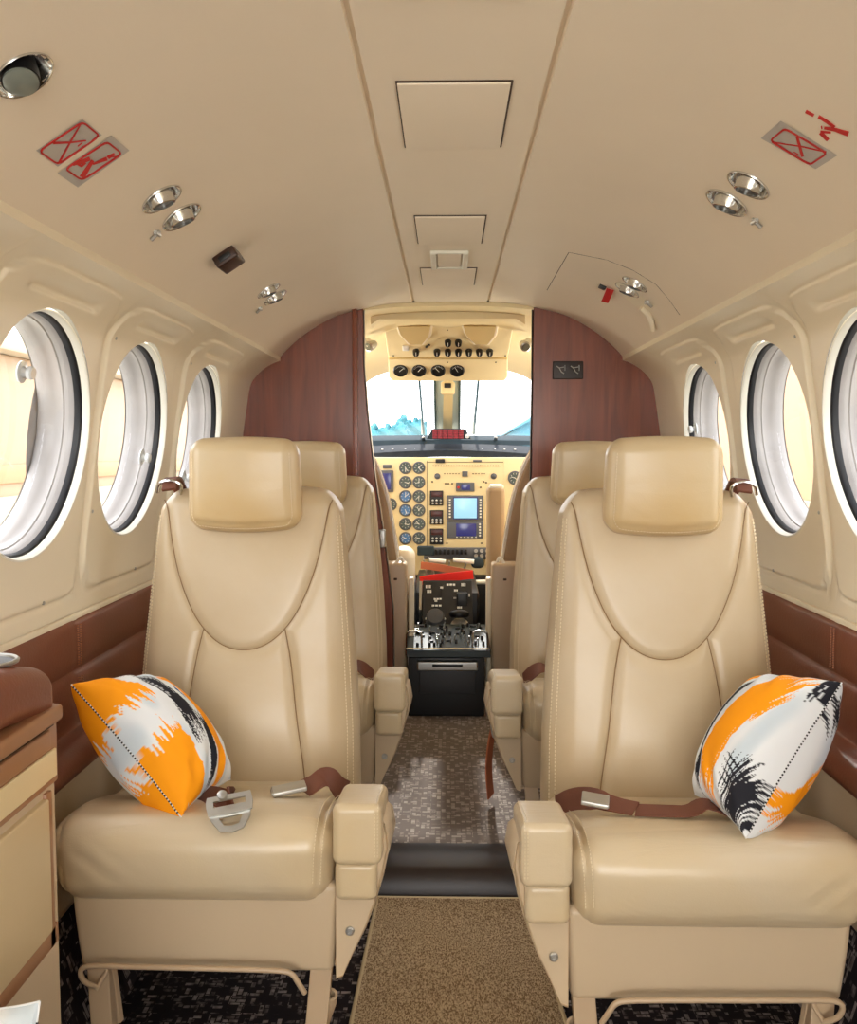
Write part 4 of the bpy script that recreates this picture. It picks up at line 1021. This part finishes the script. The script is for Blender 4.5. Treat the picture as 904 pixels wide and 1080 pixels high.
def arm_panel_mb():
    # curved shell that narrows to the seat's lower corner, lofted back along y ; x local toward the aisle
    sec = [(.215, .42), (.284, .42), (.294, .41), (.299, .375), (.290, .33), (.277, .285), (.262, .245), (.240, .20), (.226, .168), (.215, .164)]
    G = []
    for y, k in ((1.352, .93), (1.347, .97), (1.352, 1.0), (1.42, 1.02), (1.46, 1.02), (1.50, 1.01), (1.512, .97)):
        G.append([(.221+(x-.221)*k, y if not (y == 1.347) else 1.3475, z-max(0, y-1.42)*.45*(z-.16)/.28) for x, z in sec])
    mb = MB(); mb.grid(G, wrapv=True); n = len(sec); mb.f.append(tuple(range(n))); o = (len(G)-1)*n; mb.f.append(tuple(range(o, o+n))[::-1]); return mb
def pad_fn(V):
    y = V[:, 1]; V = V.copy(); k = (y-1.32)/.16; V[:, 2] -= .016*k*(V[:, 2] > .40); V[:, 0] += .004*k; V[:, 1] += (V[:, 2]-.36)*.03; return V
def mk_pad(): return MB().rbox((.214, 1.318, .355), (.288, 1.445, .450), .013, 5, (8, 8, 6), fn=pad_fn)
def mk_pad_stitch():
    mb = MB()
    for xx in (.2805, .2845):
        P = [(xx-.001, 1.44, .4365), (xx-.001, 1.40, .4425), (xx-.002, 1.345, .4495), (xx-.002, 1.331, .447), (xx-.002, 1.3215, .438), (xx-.002, 1.3185, .42), (xx-.002, 1.3165, .37)]
        s = stitch_path(catmull(P, 4), .0052, .0031, .0006); mb.add(s.verts(), s.f)
    return mb
def make_seat(side, xc, dy, fz, label, belts):
    """side -1: left row (armrest toward +x); +1: right row (mirrored)"""
    root = bpy.data.objects.new('passenger_seat', None); COL.objects.link(root); root.location = (xc, 1.5+dy, fz); root.empty_display_size = .05
    tag(root, label, 'seat', 'beige leather passenger seats'); zoff = fz
    key = 'L' if side < 0 else 'R'
    def P(name, fn, m, parent=None, sharp=40, cache=True, lab=None, bevel=0):
        k = name+key+('' if cache else str(root.name))+fn.__name__+str(zoff if not cache else '')
        if k not in MESHC:
            mb = fn()
            if side > 0: mb.mirror()
            MESHC[k] = mkmesh(name, mb, m, (0, 0, 0), sharp)
        o = bpy.data.objects.new(name, MESHC[k]); COL.objects.link(o); o.parent = parent or root
        o.location = (0, -1.5, -zoff) if parent is None else (0, 0, 0)
        if lab: o['label'] = lab
        if bevel: b = o.modifiers.new('bevel', 'BEVEL'); b.width = bevel; b.segments = 2; b.limit_method = 'ANGLE'
        return o
    bk = P('backrest', mk_backrest, M['leather']); P('stitching', mk_back_stitch_a, M['thread'], bk); P('stitching', mk_back_stitch_b, M['thread'], bk)
    P('seam', mk_seams, M['seam'], bk)
    hd = P('headrest', mk_head, M['leather_head']); P('headrest_stitching', mk_head_stitch, M['thread'], hd)
    def post(): return MB().tube([(-.05, 1.77, .84), (-.05, 1.79, .96)], .008, 8).tube([(.05, 1.77, .84), (.05, 1.79, .96)], .008, 8)
    cu = P('seat_cushion', mk_cush, M['leather_cush'])
    def cs_a(): return mk_cush_stitch(1)
    P('cushion_stitching', cs_a, M['thread'], cu)
    def skirt(): return MB().rbox((-.197, 1.352, .163), (.220, 1.42, .313), .012, 4, (4, 1, 6), fn=skirt_fn)
    P('front_skirt', skirt, M['hard'])
    def pan(): return MB().rbox((-.19, 1.40, .20), (.20, 1.74, .30), .02, 3)
    P('seat_pan', pan, M['hard'])
    def shell(): return MB().rbox((-.17, 1.745, .30), (.17, 1.80, .84), .03, 4, (2, 1, 8), fn=lambda V: V+np.stack([0*V[:, 0], (V[:, 2]-.3)*.165, 0*V[:, 0]], -1))
    P('back_shell', shell, M['hard'])
    pd_ = P('armrest_pad', mk_pad, M['leather_cush']); P('pad_stitching', mk_pad_stitch, M['thread'], pd_)
    def blk(): return MB().rbox((.216, 1.330, .295), (.280, 1.43, .357), .012, 4, (3, 3, 3))
    P('armrest_base', blk, M['leather_cush'])
    ap = P('side_panel', arm_panel_mb, M['hard'], sharp=50)
    def scr(): return MB().lathe((.237, 1.349, .240), (0, -1, 0), [(.0068, -.002), (.0068, .0015), (.005, .003), (.003, .003), (.002, .0015), (.001, .0015)], 16)
    P('screw', scr, M['steel'], ap)
    # footrest tube
    def tube():
        T = [(-.158, 1.350, .146), (-.172, 1.337, .160), (-.178, 1.334, .180), (-.166, 1.333, .190), (-.10, 1.332, .189), (.06, 1.332, .1875), (.13, 1.332, .186), (.150, 1.333, .182), (.160, 1.334, .164), (.168, 1.340, .146)]
        return MB().tube(T, .0042, 10, smooth=2)
    P('footrest_tube', tube, M['leg'])
    def link(): return MB().tube([(-.160, 1.350, .140), (-.148, 1.365, .160), (-.150, 1.38, .172)], .0035, 8).tube([(-.150, 1.385, .165), (-.145, 1.40, .06)], .010, 8)
    P('hinge_link', link, M['leg'])
    z0 = zoff
    def leg(x0, x1, y0, y1, w=.017):
        def f():
            mb = MB(); Q = []
            for (x, y, z) in ((x0, y0, .172), (x1, y1, z0+.006)):
                Q.append([(x-w, y-.008, z), (x+w, y-.008, z), (x+w, y+.014, z), (x-w, y+.014, z)])
            mb.grid(Q, wrapv=True); mb.f += [(0, 1, 2, 3), (7, 6, 5, 4)]; mb.rbox((x1-w-.004, y1-.02, z0+.0005), (x1+w+.004, y1+.03, z0+.008), .002, 1); return mb
        f.__name__ = 'leg%f%f' % (x0, y0); return f
    for a in ((-.163, -.150, 1.375, 1.36), (.190, .176, 1.375, 1.36), (-.163, -.150, 1.66, 1.68), (.190, .176, 1.66, 1.68)):
        P('leg', leg(*a), M['leg'], cache=False, bevel=.002)
    def ring(): return MB().lathe((.203, 1.38, .120), (.25, -.4, .9), [(.012, -.07), (.013, -.02), (.011, 0), (.007, 0), (.006, -.02)], 16, capend=False)
    P('release_catch', ring, M['leg'])
    # shoulder harness guide on the outer top corner
    def guide(): 
        return MB().tube([(-.128, 1.742, .893), (-.122, 1.732, .912), (-.142, 1.730, .921), (-.166, 1.734, .916), (-.174, 1.745, .896)], .0032, 8, smooth=2)
    P('harness_guide', guide, M['chrome'])
    def hstrap(): return MB().ribbon([(-.145, 1.722, .902), (-.147, 1.735, .916), (-.15, 1.76, .924), (-.152, 1.80, .918), (-.152, 1.86, .86)], (1, 0, .1), .026, .006)
    P('harness_strap', hstrap, M['strap'])
    for nm, fn, m, lab in belts: 
        P(nm, fn, m, lab=lab)
    return root
# seat belts in near-left frame
def top_z(x, y): return float(cush_fn(np.array([[x, y, .414]]))[0][2])
def CP(x, y, h=.004): return (x, y, top_z(x, y)+h)
def strap_l(): return MB().ribbon([CP(.145, 1.475, .012), CP(.160, 1.49, .022), CP(.178, 1.505, .034), CP(.192, 1.515, .030), CP(.202, 1.53, .012), CP(.208, 1.57, .002)], (.3, 1, .35), .040, .0022)
def tongue_l():
    mb = MB(); f = lambda V: V@np.array([[.95, .28, .12], [-.28, .95, 0], [-.1, 0, 1]])+np.array([.125, 1.465, top_z(.125, 1.465)+.014])
    mb.rbox((-.028, -.017, -.004), (.028, .017, .004), .002, 2, fn=f); mb.rbox((-.030, -.014, -.002), (-.040, .014, .002)[:0] or (-.027, .014, .002), .001, 1, fn=f); return mb
def strap_l2(): return MB().ribbon([CP(-.06, 1.46, .002), CP(-.01, 1.43, .006), CP(.02, 1.405, .008), CP(.045, 1.385, .010), CP(.054, 1.366, .018)], (-.5, .85, 0), .040, .0022)
def buckle_l():
    """lift-latch buckle: plate with two slots, lying at the front of the cushion"""
    out = [(-.026, .018), (.026, .018), (.030, .012), (.028, -.008), (.016, -.026), (-.016, -.026), (-.028, -.008), (-.030, .012)]
    def ringpoly(outer, inner, z0, z1):
        mb = MB(); n = len(outer)
        G = [[(x, y, z1) for x, y in outer], [(x, y, z1) for x, y in inner], [(x, y, z0) for x, y in inner], [(x, y, z0) for x, y in outer]]
        mb.grid(G, wrapu=True, wrapv=True); return mb
    lower = ringpoly([(-.028, .002), (.028, .002), (.026, -.012), (.016, -.030), (0, -.034), (-.016, -.030), (-.026, -.012), (-.029, -.005)], [(-.016, -.008), (.016, -.008), (.014, -.014), (.010, -.022), (0, -.024), (-.010, -.022), (-.014, -.014), (-.016, -.010)], 0, .003)
    up_ = ringpoly([(-.030, .026), (.030, .026), (.032, .010), (.030, -.004), (0, -.006), (-.030, -.004), (-.032, .010), (-.032, .018)], [(-.022, .018), (.022, .018), (.022, .013), (.022, .008), (0, .008), (-.022, .008), (-.022, .013), (-.022, .016)], .003, .007)
    mb = MB(); mb.add(lower.verts(), lower.f); mb.add(up_.verts(), up_.f)
    mb.lathe((-.008, .022, .006), (0, 0, 1), [(.006, 0), (.006, .006), (.007, .007), (.007, .011), (.005, .012)], 14)
    def f(V):
        th = math.radians(14); c, s = math.cos(th), math.sin(th); X = V[:, 0]*c-V[:, 1]*s; Y = V[:, 0]*s+V[:, 1]*c; Z = V[:, 2]
        tp = math.radians(38); Y2 = Y*math.cos(tp)-Z*math.sin(tp); Z2 = Y*math.sin(tp)+Z*math.cos(tp)
        bx, by = .058, 1.340; return np.stack([X*1.1+bx, Y2*1.1+by, Z2+.430], -1)
    return mb.warp(f)
belts_l = [('belt_strap', strap_l, M['strap'], 'brown lap belt strap'), ('belt_tongue', tongue_l, M['steel'], 'silver belt tongue'), ('belt_strap', strap_l2, M['strap'], 'brown lap belt strap'), ('belt_buckle', buckle_l, M['steel'], 'silver lift-latch buckle')]
def strap_r(): return MB().ribbon([CP(.205, 1.60, .0), CP(.185, 1.56, .020), CP(.160, 1.50, .026), CP(.135, 1.47, .018), CP(.10, 1.45, .012)], (.3, 1, .15), .036, .0022)
def strap_r2(): return MB().ribbon([CP(.10, 1.45, .010), CP(.05, 1.435, .010), CP(.02, 1.43, .010), CP(.0, 1.44, .022), CP(-.015, 1.43, .018), CP(-.04, 1.45, .006), CP(-.09, 1.50, .006), CP(-.15, 1.55, .006)], (.2, 1, .10), .034, .0022)
def tongue_r():
    f = lambda V: V@np.array([[.97, .2, .10], [-.2, .97, .15], [-.1, 0, 1]])+np.array([.158, 1.478, top_z(.158, 1.478)+.024])
    return MB().rbox((-.022, -.016, -.004), (.022, .016, .004), .002, 2, fn=f)
belts_r = [('belt_strap', strap_r, M['strap'], 'brown lap belt strap'), ('belt_strap', strap_r2, M['strap'], 'brown lap belt strap'), ('belt_tongue', tongue_r, M['steel'], 'silver belt tongue')]
def strap_b(): return MB().ribbon([CP(.04, 1.60, .004), CP(.09, 1.57, .012), CP(.14, 1.52, .040), CP(.17, 1.54, .030), CP(.19, 1.59, .004)], (.3, 1, .3), .040, .0022)
def buck_b():
    f = lambda V: V@np.array([[.97, .2, .10], [-.2, .97, .15], [-.1, 0, 1]])+np.array([.09, 1.50, top_z(.09, 1.50)+.016])
    return MB().rbox((-.028, -.02, -.005), (.028, .02, .005), .002, 2, fn=f)
belts_b = [('belt_strap', strap_b, M['strap'], 'brown lap belt strap'), ('belt_buckle', buck_b, M['steel'], 'silver belt buckle')]
make_seat(-1, -.396, 0, 0, 'near left beige leather seat with a pillow and an open belt buckle on its cushion', belts_l)
make_seat(1, .383, -.065, 0, 'near right beige leather seat with a pillow and a brown belt across its cushion', belts_r)
make_seat(-1, -.398, .80, .05, 'rear left beige leather seat half hidden behind the near left seat', belts_b)
make_seat(1, .382, .78, .05, 'rear right beige leather seat half hidden behind the near right seat', belts_b)
# worn strap end beside the far right seat
tt = thing('hanging_harness', (.10, 2.34, .05), 'worn tan strap and latch hanging beside the rear right seat base', 'strap')
part('strap', MB().ribbon([(.122, 2.30, .30), (.108, 2.31, .26), (.100, 2.32, .20), (.098, 2.33, .14), (.105, 2.34, .07)], (.5, 1, 0), .035, .004), M['orangebrown'], tt)
part('latch', MB().tube([(.115, 2.28, .30), (.104, 2.285, .285), (.108, 2.285, .25), (.118, 2.29, .24)], .005, 8, smooth=1), M['steel'], tt)
# seat rails
for x0, lab in ((-.541, 'outer left seat rail beside the left wall'), (-.215, 'inner left seat rail beside the tan rug'), (.201, 'inner right seat rail beside the tan rug'), (.527, 'outer right seat rail beside the right wall')):
    if abs(x0) > .3: pass

# ------------------------------------------------------------------ pillows
def vnoise(x, seed):
    r = np.random.default_rng(seed).random(4096); i = np.floor(x).astype(int); f = x-i; f = f*f*(3-2*f)
    return r[i % 4096]*(1-f)+r[(i+1) % 4096]*f
def stroke(u, v, p0, p1, w, seed, rag=.25, bend=0., e0=1., e1=1., dry=0.):
    """brush stroke mask from p0 to p1 with streaky ends"""
    d = np.array(p1)-np.array(p0); L = np.hypot(*d); d = d/L; n = np.array([-d[1], d[0]])
    a = ((u-p0[0])*d[0]+(v-p0[1])*d[1])/L; s = ((u-p0[0])*n[0]+(v-p0[1])*n[1]-bend*4*a*(1-a))/w
    fine = .5*vnoise(s*22+100, seed)+.3*vnoise(s*55+50, seed+1)+.2*vnoise(s*9+30, seed+2)
    side = 1-.12*vnoise(a*6+20, seed+3)-.10*vnoise(a*30+9, seed+4)
    m = (np.abs(s) < side) & (a > rag*e0*(fine-.35)*1.3) & (a < 1-rag*e1*(fine-.35)*1.3)
    if dry: m &= ~((vnoise(s*30+7, seed+6) > 1-dry) & (np.abs(s) > .3) & (vnoise(a*5+3, seed+8) > .35))
    return m
def pillow(name, A, B, C, D, T, bow, paint, label, tback=None, N=170):
    A, B, C, D = [np.array(list(p)) for p in (A, B, C, D)]
    c = (A+B+C+D)/4; n = np.cross(B-A, D-A); n = n/np.linalg.norm(n)
    if np.dot(n, bow) < 0: n = -n
    t = np.linspace(-1, 1, N); U, V = np.meshgrid(t, t, indexing='ij')
    mb = MB(); cols = []; seamring = []
    for sd in (1, -1):
        # edge lines pull in between the corners
        u = U*(1-.07*(1-V**2)*np.abs(U)**1.5); v = V*(1-.07*(1-U**2)*np.abs(V)**1.5)
        a, b = (u+1)/2, (v+1)/2
        P = ((A[None, None]*(1-a)[..., None]+B*a[..., None])*(1-b)[..., None]+(D*(1-a)[..., None]+C*a[..., None])*b[..., None])
        h = (np.clip(1-U**2, 0, 1)*np.clip(1-V**2, 0, 1))**.42
        wr = .0022*np.sin(9*U+14*V)*np.exp(-((np.abs(U)-.8)/.25)**2)+.0018*np.sin(17*V-7*U)*np.exp(-((np.abs(V)-.85)/.2)**2)
        TT = T if sd > 0 else (tback or T)
        P = P+n*(sd*(h*TT)+sd*wr*h*2)[..., None]
        mb.grid(P, flip=(sd < 0)); cols.append(paint(U, V, sd).reshape(-1, 3))
        if sd > 0:
            a0 = P[:, 0]; a1 = P[-1, :]; a2 = P[::-1, -1]; a3 = P[0, ::-1]; seamring = [a0, a1, a2, a3]
    col = np.concatenate(cols)
    org = Vector((c[0], c[1], mb.verts()[:, 2].min())); t_ = thing(name, org, label, 'pillow', 'painted throw pillows')
    o = part('cover', mb, M['pillow'], t_, fixn=False)
    me = o.data; at = me.color_attributes.new('Paint', 'FLOAT_COLOR', 'POINT')
    at.data.foreach_set('color', np.concatenate([col, np.ones((len(col), 1))], 1).astype(np.float32).ravel())
    mbp = MB()
    for e in seamring: mbp.tube([Vector(p) for p in e[::4]]+[Vector(e[-1])], .0011, 6)
    part('piping', mbp, M['pillowseam'], t_)
    e = seamring[0]; s = stitch_path([Vector(p) for p in e[3:-3:2]], .0055, .0026, .0018); part('zipper_teeth', s, M['blackpl'], t_)
    return t_
m = bpy.data.materials.new('painted_fabric'); m.use_nodes = True; nt = m.node_tree; b_ = nt.nodes['Principled BSDF']
va = nt.nodes.new('ShaderNodeVertexColor'); va.layer_name = 'Paint'; nt.links.new(va.outputs['Color'], b_.inputs['Base Color']); b_.inputs['Roughness'].default_value = .75; b_.inputs['Specular IOR Level'].default_value = .25
nz = nt.nodes.new('ShaderNodeTexNoise'); nz.inputs['Scale'].default_value = 900; bp = nt.nodes.new('ShaderNodeBump'); bp.inputs['Strength'].default_value = .15; bp.inputs['Distance'].default_value = .001
nt.links.new(nz.outputs['Fac'], bp.inputs['Height']); nt.links.new(bp.outputs['Normal'], b_.inputs['Normal']); M['pillow'] = m
M['pillowseam'] = mat('pillow_seam', (222, 224, 224), .8)
WHT = np.array(lin((226, 230, 232))[:3]); BLU = np.array(lin((186, 202, 212))[:3]); ORG_ = np.array(lin((252, 160, 14))[:3]); BLK = np.array(lin((30, 30, 38))[:3]); NVY = np.array(lin((40, 70, 130))[:3])
def base(U, V, seed):
    k = .5*vnoise(U*3+V*2+20, seed)+.5*vnoise(V*4-U+40, seed+1); k = sst((k-.5)*3)[..., None]*.7; return WHT*(1-k)+BLU*k
def paint_l(U, V, sd):
    c = base(U, V, 5)
    def ap(m_, col): c[m_] = col
    if sd > 0:     # broad face; u runs A->B along the zipper, v away from it
        ap(stroke(U, V, (-1.3, -1.0), (-.28, -.80), .44, 11, .35), ORG_)
        ap(stroke(U, V, (1.25, -.80), (.05, -.92), .50, 21, .35), ORG_)
        ap(stroke(U, V, (-.95, -.22), (.42, -.10), .17, 31, .45, bend=.10, dry=.25), BLK)
        ap(stroke(U, V, (-.1, -.20), (.50, -.28), .06, 35, .6, dry=.4), BLK)
        ap(stroke(U, V, (.10, .16), (1.05, -.18), .085, 37, .35, bend=.08), BLK)
        ap(stroke(U, V, (-.85, .52), (1.15, .26), .17, 41, .2), ORG_)
        ap(stroke(U, V, (-.45, .24), (-.15, .22), .04, 43, .6, dry=.5), NVY)
    else:
        ap(stroke(U, V, (-1.3, -.8), (-.15, -.95), .55, 51, .4), ORG_)
        ap(stroke(U, V, (1.3, -1.2), (.20, -.95), .34, 61, .5), ORG_)
    return c
def paint_r(U, V, sd):
    c = base(U, V, 8)
    def ap(m_, col): c[m_] = col
    if sd > 0:
        ap(stroke(U, V, (-.98, -.62), (.98, .10), .32, 71, .28, bend=.10, dry=.10), ORG_)
        ap(stroke(U, V, (-.60, -.80), (-.05, -.45), .10, 73, .5, dry=.3), ORG_)
        ap(stroke(U, V, (-.75, .22), (.98, .42), .085, 75, .3, bend=.08, dry=.2), BLK)
        ap(stroke(U, V, (-1.0, .48), (-.1, .62), .09, 76, .3), ORG_)
        ap(stroke(U, V, (.42, -1.0), (1.1, -.62), .30, 81, .6, dry=.5), BLK)
        for k in range(5): ap(stroke(U, V, (.25+.02*k, -.95+.10*k), (.85, -.62+.05*k), .012, 90+k, .4), BLK)
        for k in range(4): ap(stroke(U, V, (.38+.09*k, -.40), (.55+.09*k, -.95), .014, 190+k, .4), BLK)
        ap(stroke(U, V, (-1.1, -1.0), (-.62, -1.05), .16, 97, .5, dry=.4), BLK)
        ap(stroke(U, V, (-.1, .72), (.1, .74), .05, 99, .6, dry=.4), NVY)
    else:
        ap(stroke(U, V, (-1.1, -.05), (.75, -.85), .30, 111, .35, dry=.2), ORG_)
        ap(stroke(U, V, (-.95, -1.0), (-.50, -.85), .15, 121, .6, dry=.5), BLK)
    return c
A = W(75, 722, 1.42); B = W(191, 862, 1.345); C = W(243, 822, 1.52); D = C+(A-B)*.82
pillow('throw_pillow', A, B, C, D, .078, np.array((.8, -.3, .6)), paint_l, 'orange, black and white painted pillow leaning on the near left seat', .085)
A = W(888, 720, 1.37); B = W(787, 884, 1.275); C = W(733, 838, 1.45); D = C+(A-B)*.84
pillow('throw_pillow', A, B, C, D, .078, np.array((-.8, -.3, .6)), paint_r, 'orange, black and white painted pillow leaning on the near right seat', .085)
def paint_w(U, V, sd):
    c = base(U, V, 15); c[stroke(U, V, (-1, -.2), (1, .4), .2, 131, .3)] = BLU; return c
A = W(42, 1056, .86); B = A+Vector((.0, -.10, -.36)); D = A+Vector((-.160, 0, .012)); C = D+(B-A)
B.z = max(B.z, .06); C.z = max(C.z, .06)
pillow('throw_pillow', A, B, C, D, .05, np.array((0, 1, .3)), paint_w, 'white and pale blue pillow whose tip shows at the bottom left corner', .03, N=60)

# ------------------------------------------------------------------ side cabinet at the left
cb = thing('side_cabinet', (-.60, .85, .0), 'beige side cabinet with brown laminate rails and leather top, left edge', 'cabinet')
fx, ye = -.517, 1.150
Z = lambda py, px=58: W(px, py, ye).z
part('carcass', MB().rbox((-.66, .45, .002), (fx-.004, ye, Z(816)), .004, 2), M['hard'], cb)
part('rail_frame', MB().rbox((-.64, .45, Z(823)), (fx, ye+.002, Z(741)), .004, 2), M['brownwood'], cb)
part('rail_strip', MB().rbox((-.60, .45, Z(815)), (fx+.003, ye-.008, Z(786)), .002, 2), mat('cream_laminate', (232, 214, 168), .35, noise=.04, nscale=12), cb)
part('fold_out_table', MB().rbox((-.60, .45, Z(757)), (fx+.012, ye-.004, Z(740)), .006, 3), M['brownwood'], cb)
part('table_edge', MB().rbox((-.60, .45, Z(782)), (fx+.006, ye-.03, Z(762)), .003, 2), M['brownwood'], cb)
part('finger_gap', MB().rbox((-.60, .45, Z(762)), (fx+.002, ye-.012, Z(757)), .001, 1), M['gap'], cb)
def topf(V):
    V = V.copy(); k = np.clip((V[:, 1]-1.02)/.13, 0, 1); V[:, 2] -= .030*k**2*(V[:, 2] > Z(738)); return V
part('leather_top', MB().rbox((-.685, .45, Z(740)), (fx+.006, ye-.003, Z(740)+.070), .026, 6, (4, 14, 2), fn=topf), M['brown'], cb)
c = WZ(-14, 698, Z(740)+.070)
hp = part('cup_holder', MB().lathe((c.x, c.y, Z(740)+.068), (0, 0, 1), [(.036, 0), (.037, .003), (.035, .005), (.031, .004), (.029, -.002)], 36, capend=False), M['steel'], cb)
part('cup_well', MB().lathe((c.x, c.y, Z(740)+.068), (0, 0, 1), [(.030, -.002), (.030, .002), (.001, .002)], 24, capend=False), M['blackpl'], hp)
dr = part('door', MB().rbox((-.60, .50, W(44, 980, ye-.03).z), (fx+.004, ye-.035, Z(822)-.012), .003, 2), mat('cabinet_beige', (206, 186, 146), .4, noise=.04, nscale=9), cb)
zb = W(44, 980, ye-.03).z
mb = MB(); mb.rbox((-.60, .50, zb-.024), (fx+.001, ye-.012, zb+.002), .002, 1); mb.rbox((-.60, ye-.037, zb-.024), (fx+.001, ye-.020, Z(822)-.006), .002, 1)
part('door_trim', mb, M['brownwood'], cb)

# ------------------------------------------------------------------ outside
mb = MB(); mb.rbox((-60, -40, -1.4), (60, 140, -1.3), .01, 1); struct('ground', mb, M['concrete'])
hl = thing('hangar_building', (-7, 14, -1.3), 'peach painted hangar wall seen through the left windows', 'building')
part('wall', MB().rbox((-7.4, 3, -1.3), (-7, 26, 2.5), .05, 1), M['peach'], hl)
part('band', MB().rbox((-7.0, 3, .45), (-6.95, 26, .75), .02, 1), M['yellow'], hl)
part('plinth', MB().rbox((-7.0, 3, -1.3), (-6.93, 26, .25), .02, 1), M['peachlt'], hl)
part('roof_edge', MB().rbox((-7.5, 2.9, 2.5), (-6.7, 26.1, 2.75), .05, 1), M['peachlt'], hl)
hr = thing('hangar_building', (7, 14, -1.3), 'yellow-orange hangar wall seen through the right windows', 'building')
part('wall', MB().rbox((7, 3, -1.3), (7.4, 26, 4.0), .05, 1), M['yellow'], hr)
part('plinth', MB().rbox((6.93, 3, -1.3), (7.0, 26, .0), .02, 1), M['peach'], hr)
def tree(x, y, h, w, lab):
    t = thing('tree', (x, y, -1.3), lab, 'tree', 'far trees'); rnd = random.Random(int(x*10)); mb = MB()
    def f(V):
        g = .5+.5*np.sin(V[:, 0]*5.3+h)*np.sin(V[:, 0]*2.1+1)+.25*np.sin(V[:, 0]*17); k = np.clip((V[:, 2]+1.1)/(h-.2), 0, 1)
        V = V.copy(); V[:, 2] -= (1-np.clip(g, 0, 1))*h*.12*k; V[:, 0] += .10*np.sin(V[:, 2]*9+V[:, 1]*4); V[:, 1] += .12*np.sin(V[:, 2]*7+V[:, 0]*6); return V
    mb.rbox((x-w/2, y-.8, -1.1), (x+w/2, y+.8, -1.3+h), .35, 3, (30, 8, 30), fn=f)
    part('crown', mb, M['tree'], t); part('trunk', MB().tube([(x, y, -1.3), (x, y, -1.3+h*.6)], .2, 8), M['dkbrown'], t)
for px, h, w, y, lab in ((410, 4.0, 2.3, 55, 'blue-green tree nearest the left edge of the windshield'), (434, 4.6, 1.9, 60, 'blue-green tree behind the left wiper')):
    p = W(px, 455, y); tree(p.x, y, h, w, lab)
p0 = W(524, 460, 50); dh = thing('distant_hangar', (p0.x+4, 50, -1.3), 'pale blue hangar with a sloping roof in the right windshield pane', 'building')
z1 = W(556, 438, 50).z
part('wall', MB().prism([(p0.x, 0, -1.3), (p0.x, 0, .977+.5), (p0.x+2.2, 0, z1), (p0.x+9, 0, z1+1.6), (p0.x+9, 0, -1.3)], (0, 50, 0), (0, 62, 0)), M['hangar'], dh)
part('roof', MB().prism([(p0.x-.3, 0, .977+.5), (p0.x+2.2, 0, z1+.1), (p0.x+9.2, 0, z1+1.8), (p0.x+9.2, 0, z1+1.55), (p0.x+2.2, 0, z1-.1)], (0, 49.5, 0), (0, 62.5, 0)), M['hangar'], dh)

# ------------------------------------------------------------------ light
w = bpy.data.worlds.new('sky'); SC.world = w; w.use_nodes = True; nt = w.node_tree; bg = nt.nodes['Background']
bg.inputs['Color'].default_value = (1.0, .995, .985, 1); bg.inputs['Strength'].default_value = 3.3
def area(name, loc, rot, sx, sy, pw, col=(1, 1, 1)):
    l = bpy.data.lights.new(name, 'AREA'); l.shape = 'RECTANGLE'; l.size = sx; l.size_y = sy; l.energy = pw; l.color = col
    o = bpy.data.objects.new(name, l); COL.objects.link(o); o.location = loc; o.rotation_euler = rot; return o
area('rear_fill', (0, -1.45, .95), (math.radians(90), 0, 0), 1.1, 1.0, 9, (1, .99, .97))  # added softbox fill behind the camera, no door modelled
su = bpy.data.lights.new('sun', 'SUN'); su.energy = 3.2; su.angle = math.radians(1.5); su.color = (1, .96, .88)
for sx in (-1, 1):
    l = bpy.data.lights.new('flight_deck_fill', 'POINT'); l.energy = 3.5; l.shadow_soft_size = .05; l.color = (1, .98, .94); o = bpy.data.objects.new('flight_deck_fill', l); COL.objects.link(o); o.location = (sx*.52, 3.5, 1.12)  # added fill lights hidden behind the partitions; no lamp fittings there
so = bpy.data.objects.new('sun', su); COL.objects.link(so)
d = Vector((.02, -1, -.64)).normalized(); so.rotation_euler = d.to_track_quat('-Z', 'Y').to_euler()
vs = SC.view_settings; vs.view_transform = 'Standard'; vs.look = 'None'; vs.gamma = 1; vs.use_curve_mapping = False; vs.exposure = 0.8
SC.cycles.max_bounces = 10; SC.cycles.diffuse_bounces = 6; SC.cycles.glossy_bounces = 4; SC.cycles.transparent_max_bounces = 16
SC.cycles.use_denoising = True; SC.cycles.caustics_reflective = False; SC.cycles.caustics_refractive = False; SC.cycles.sample_clamp_indirect = 8
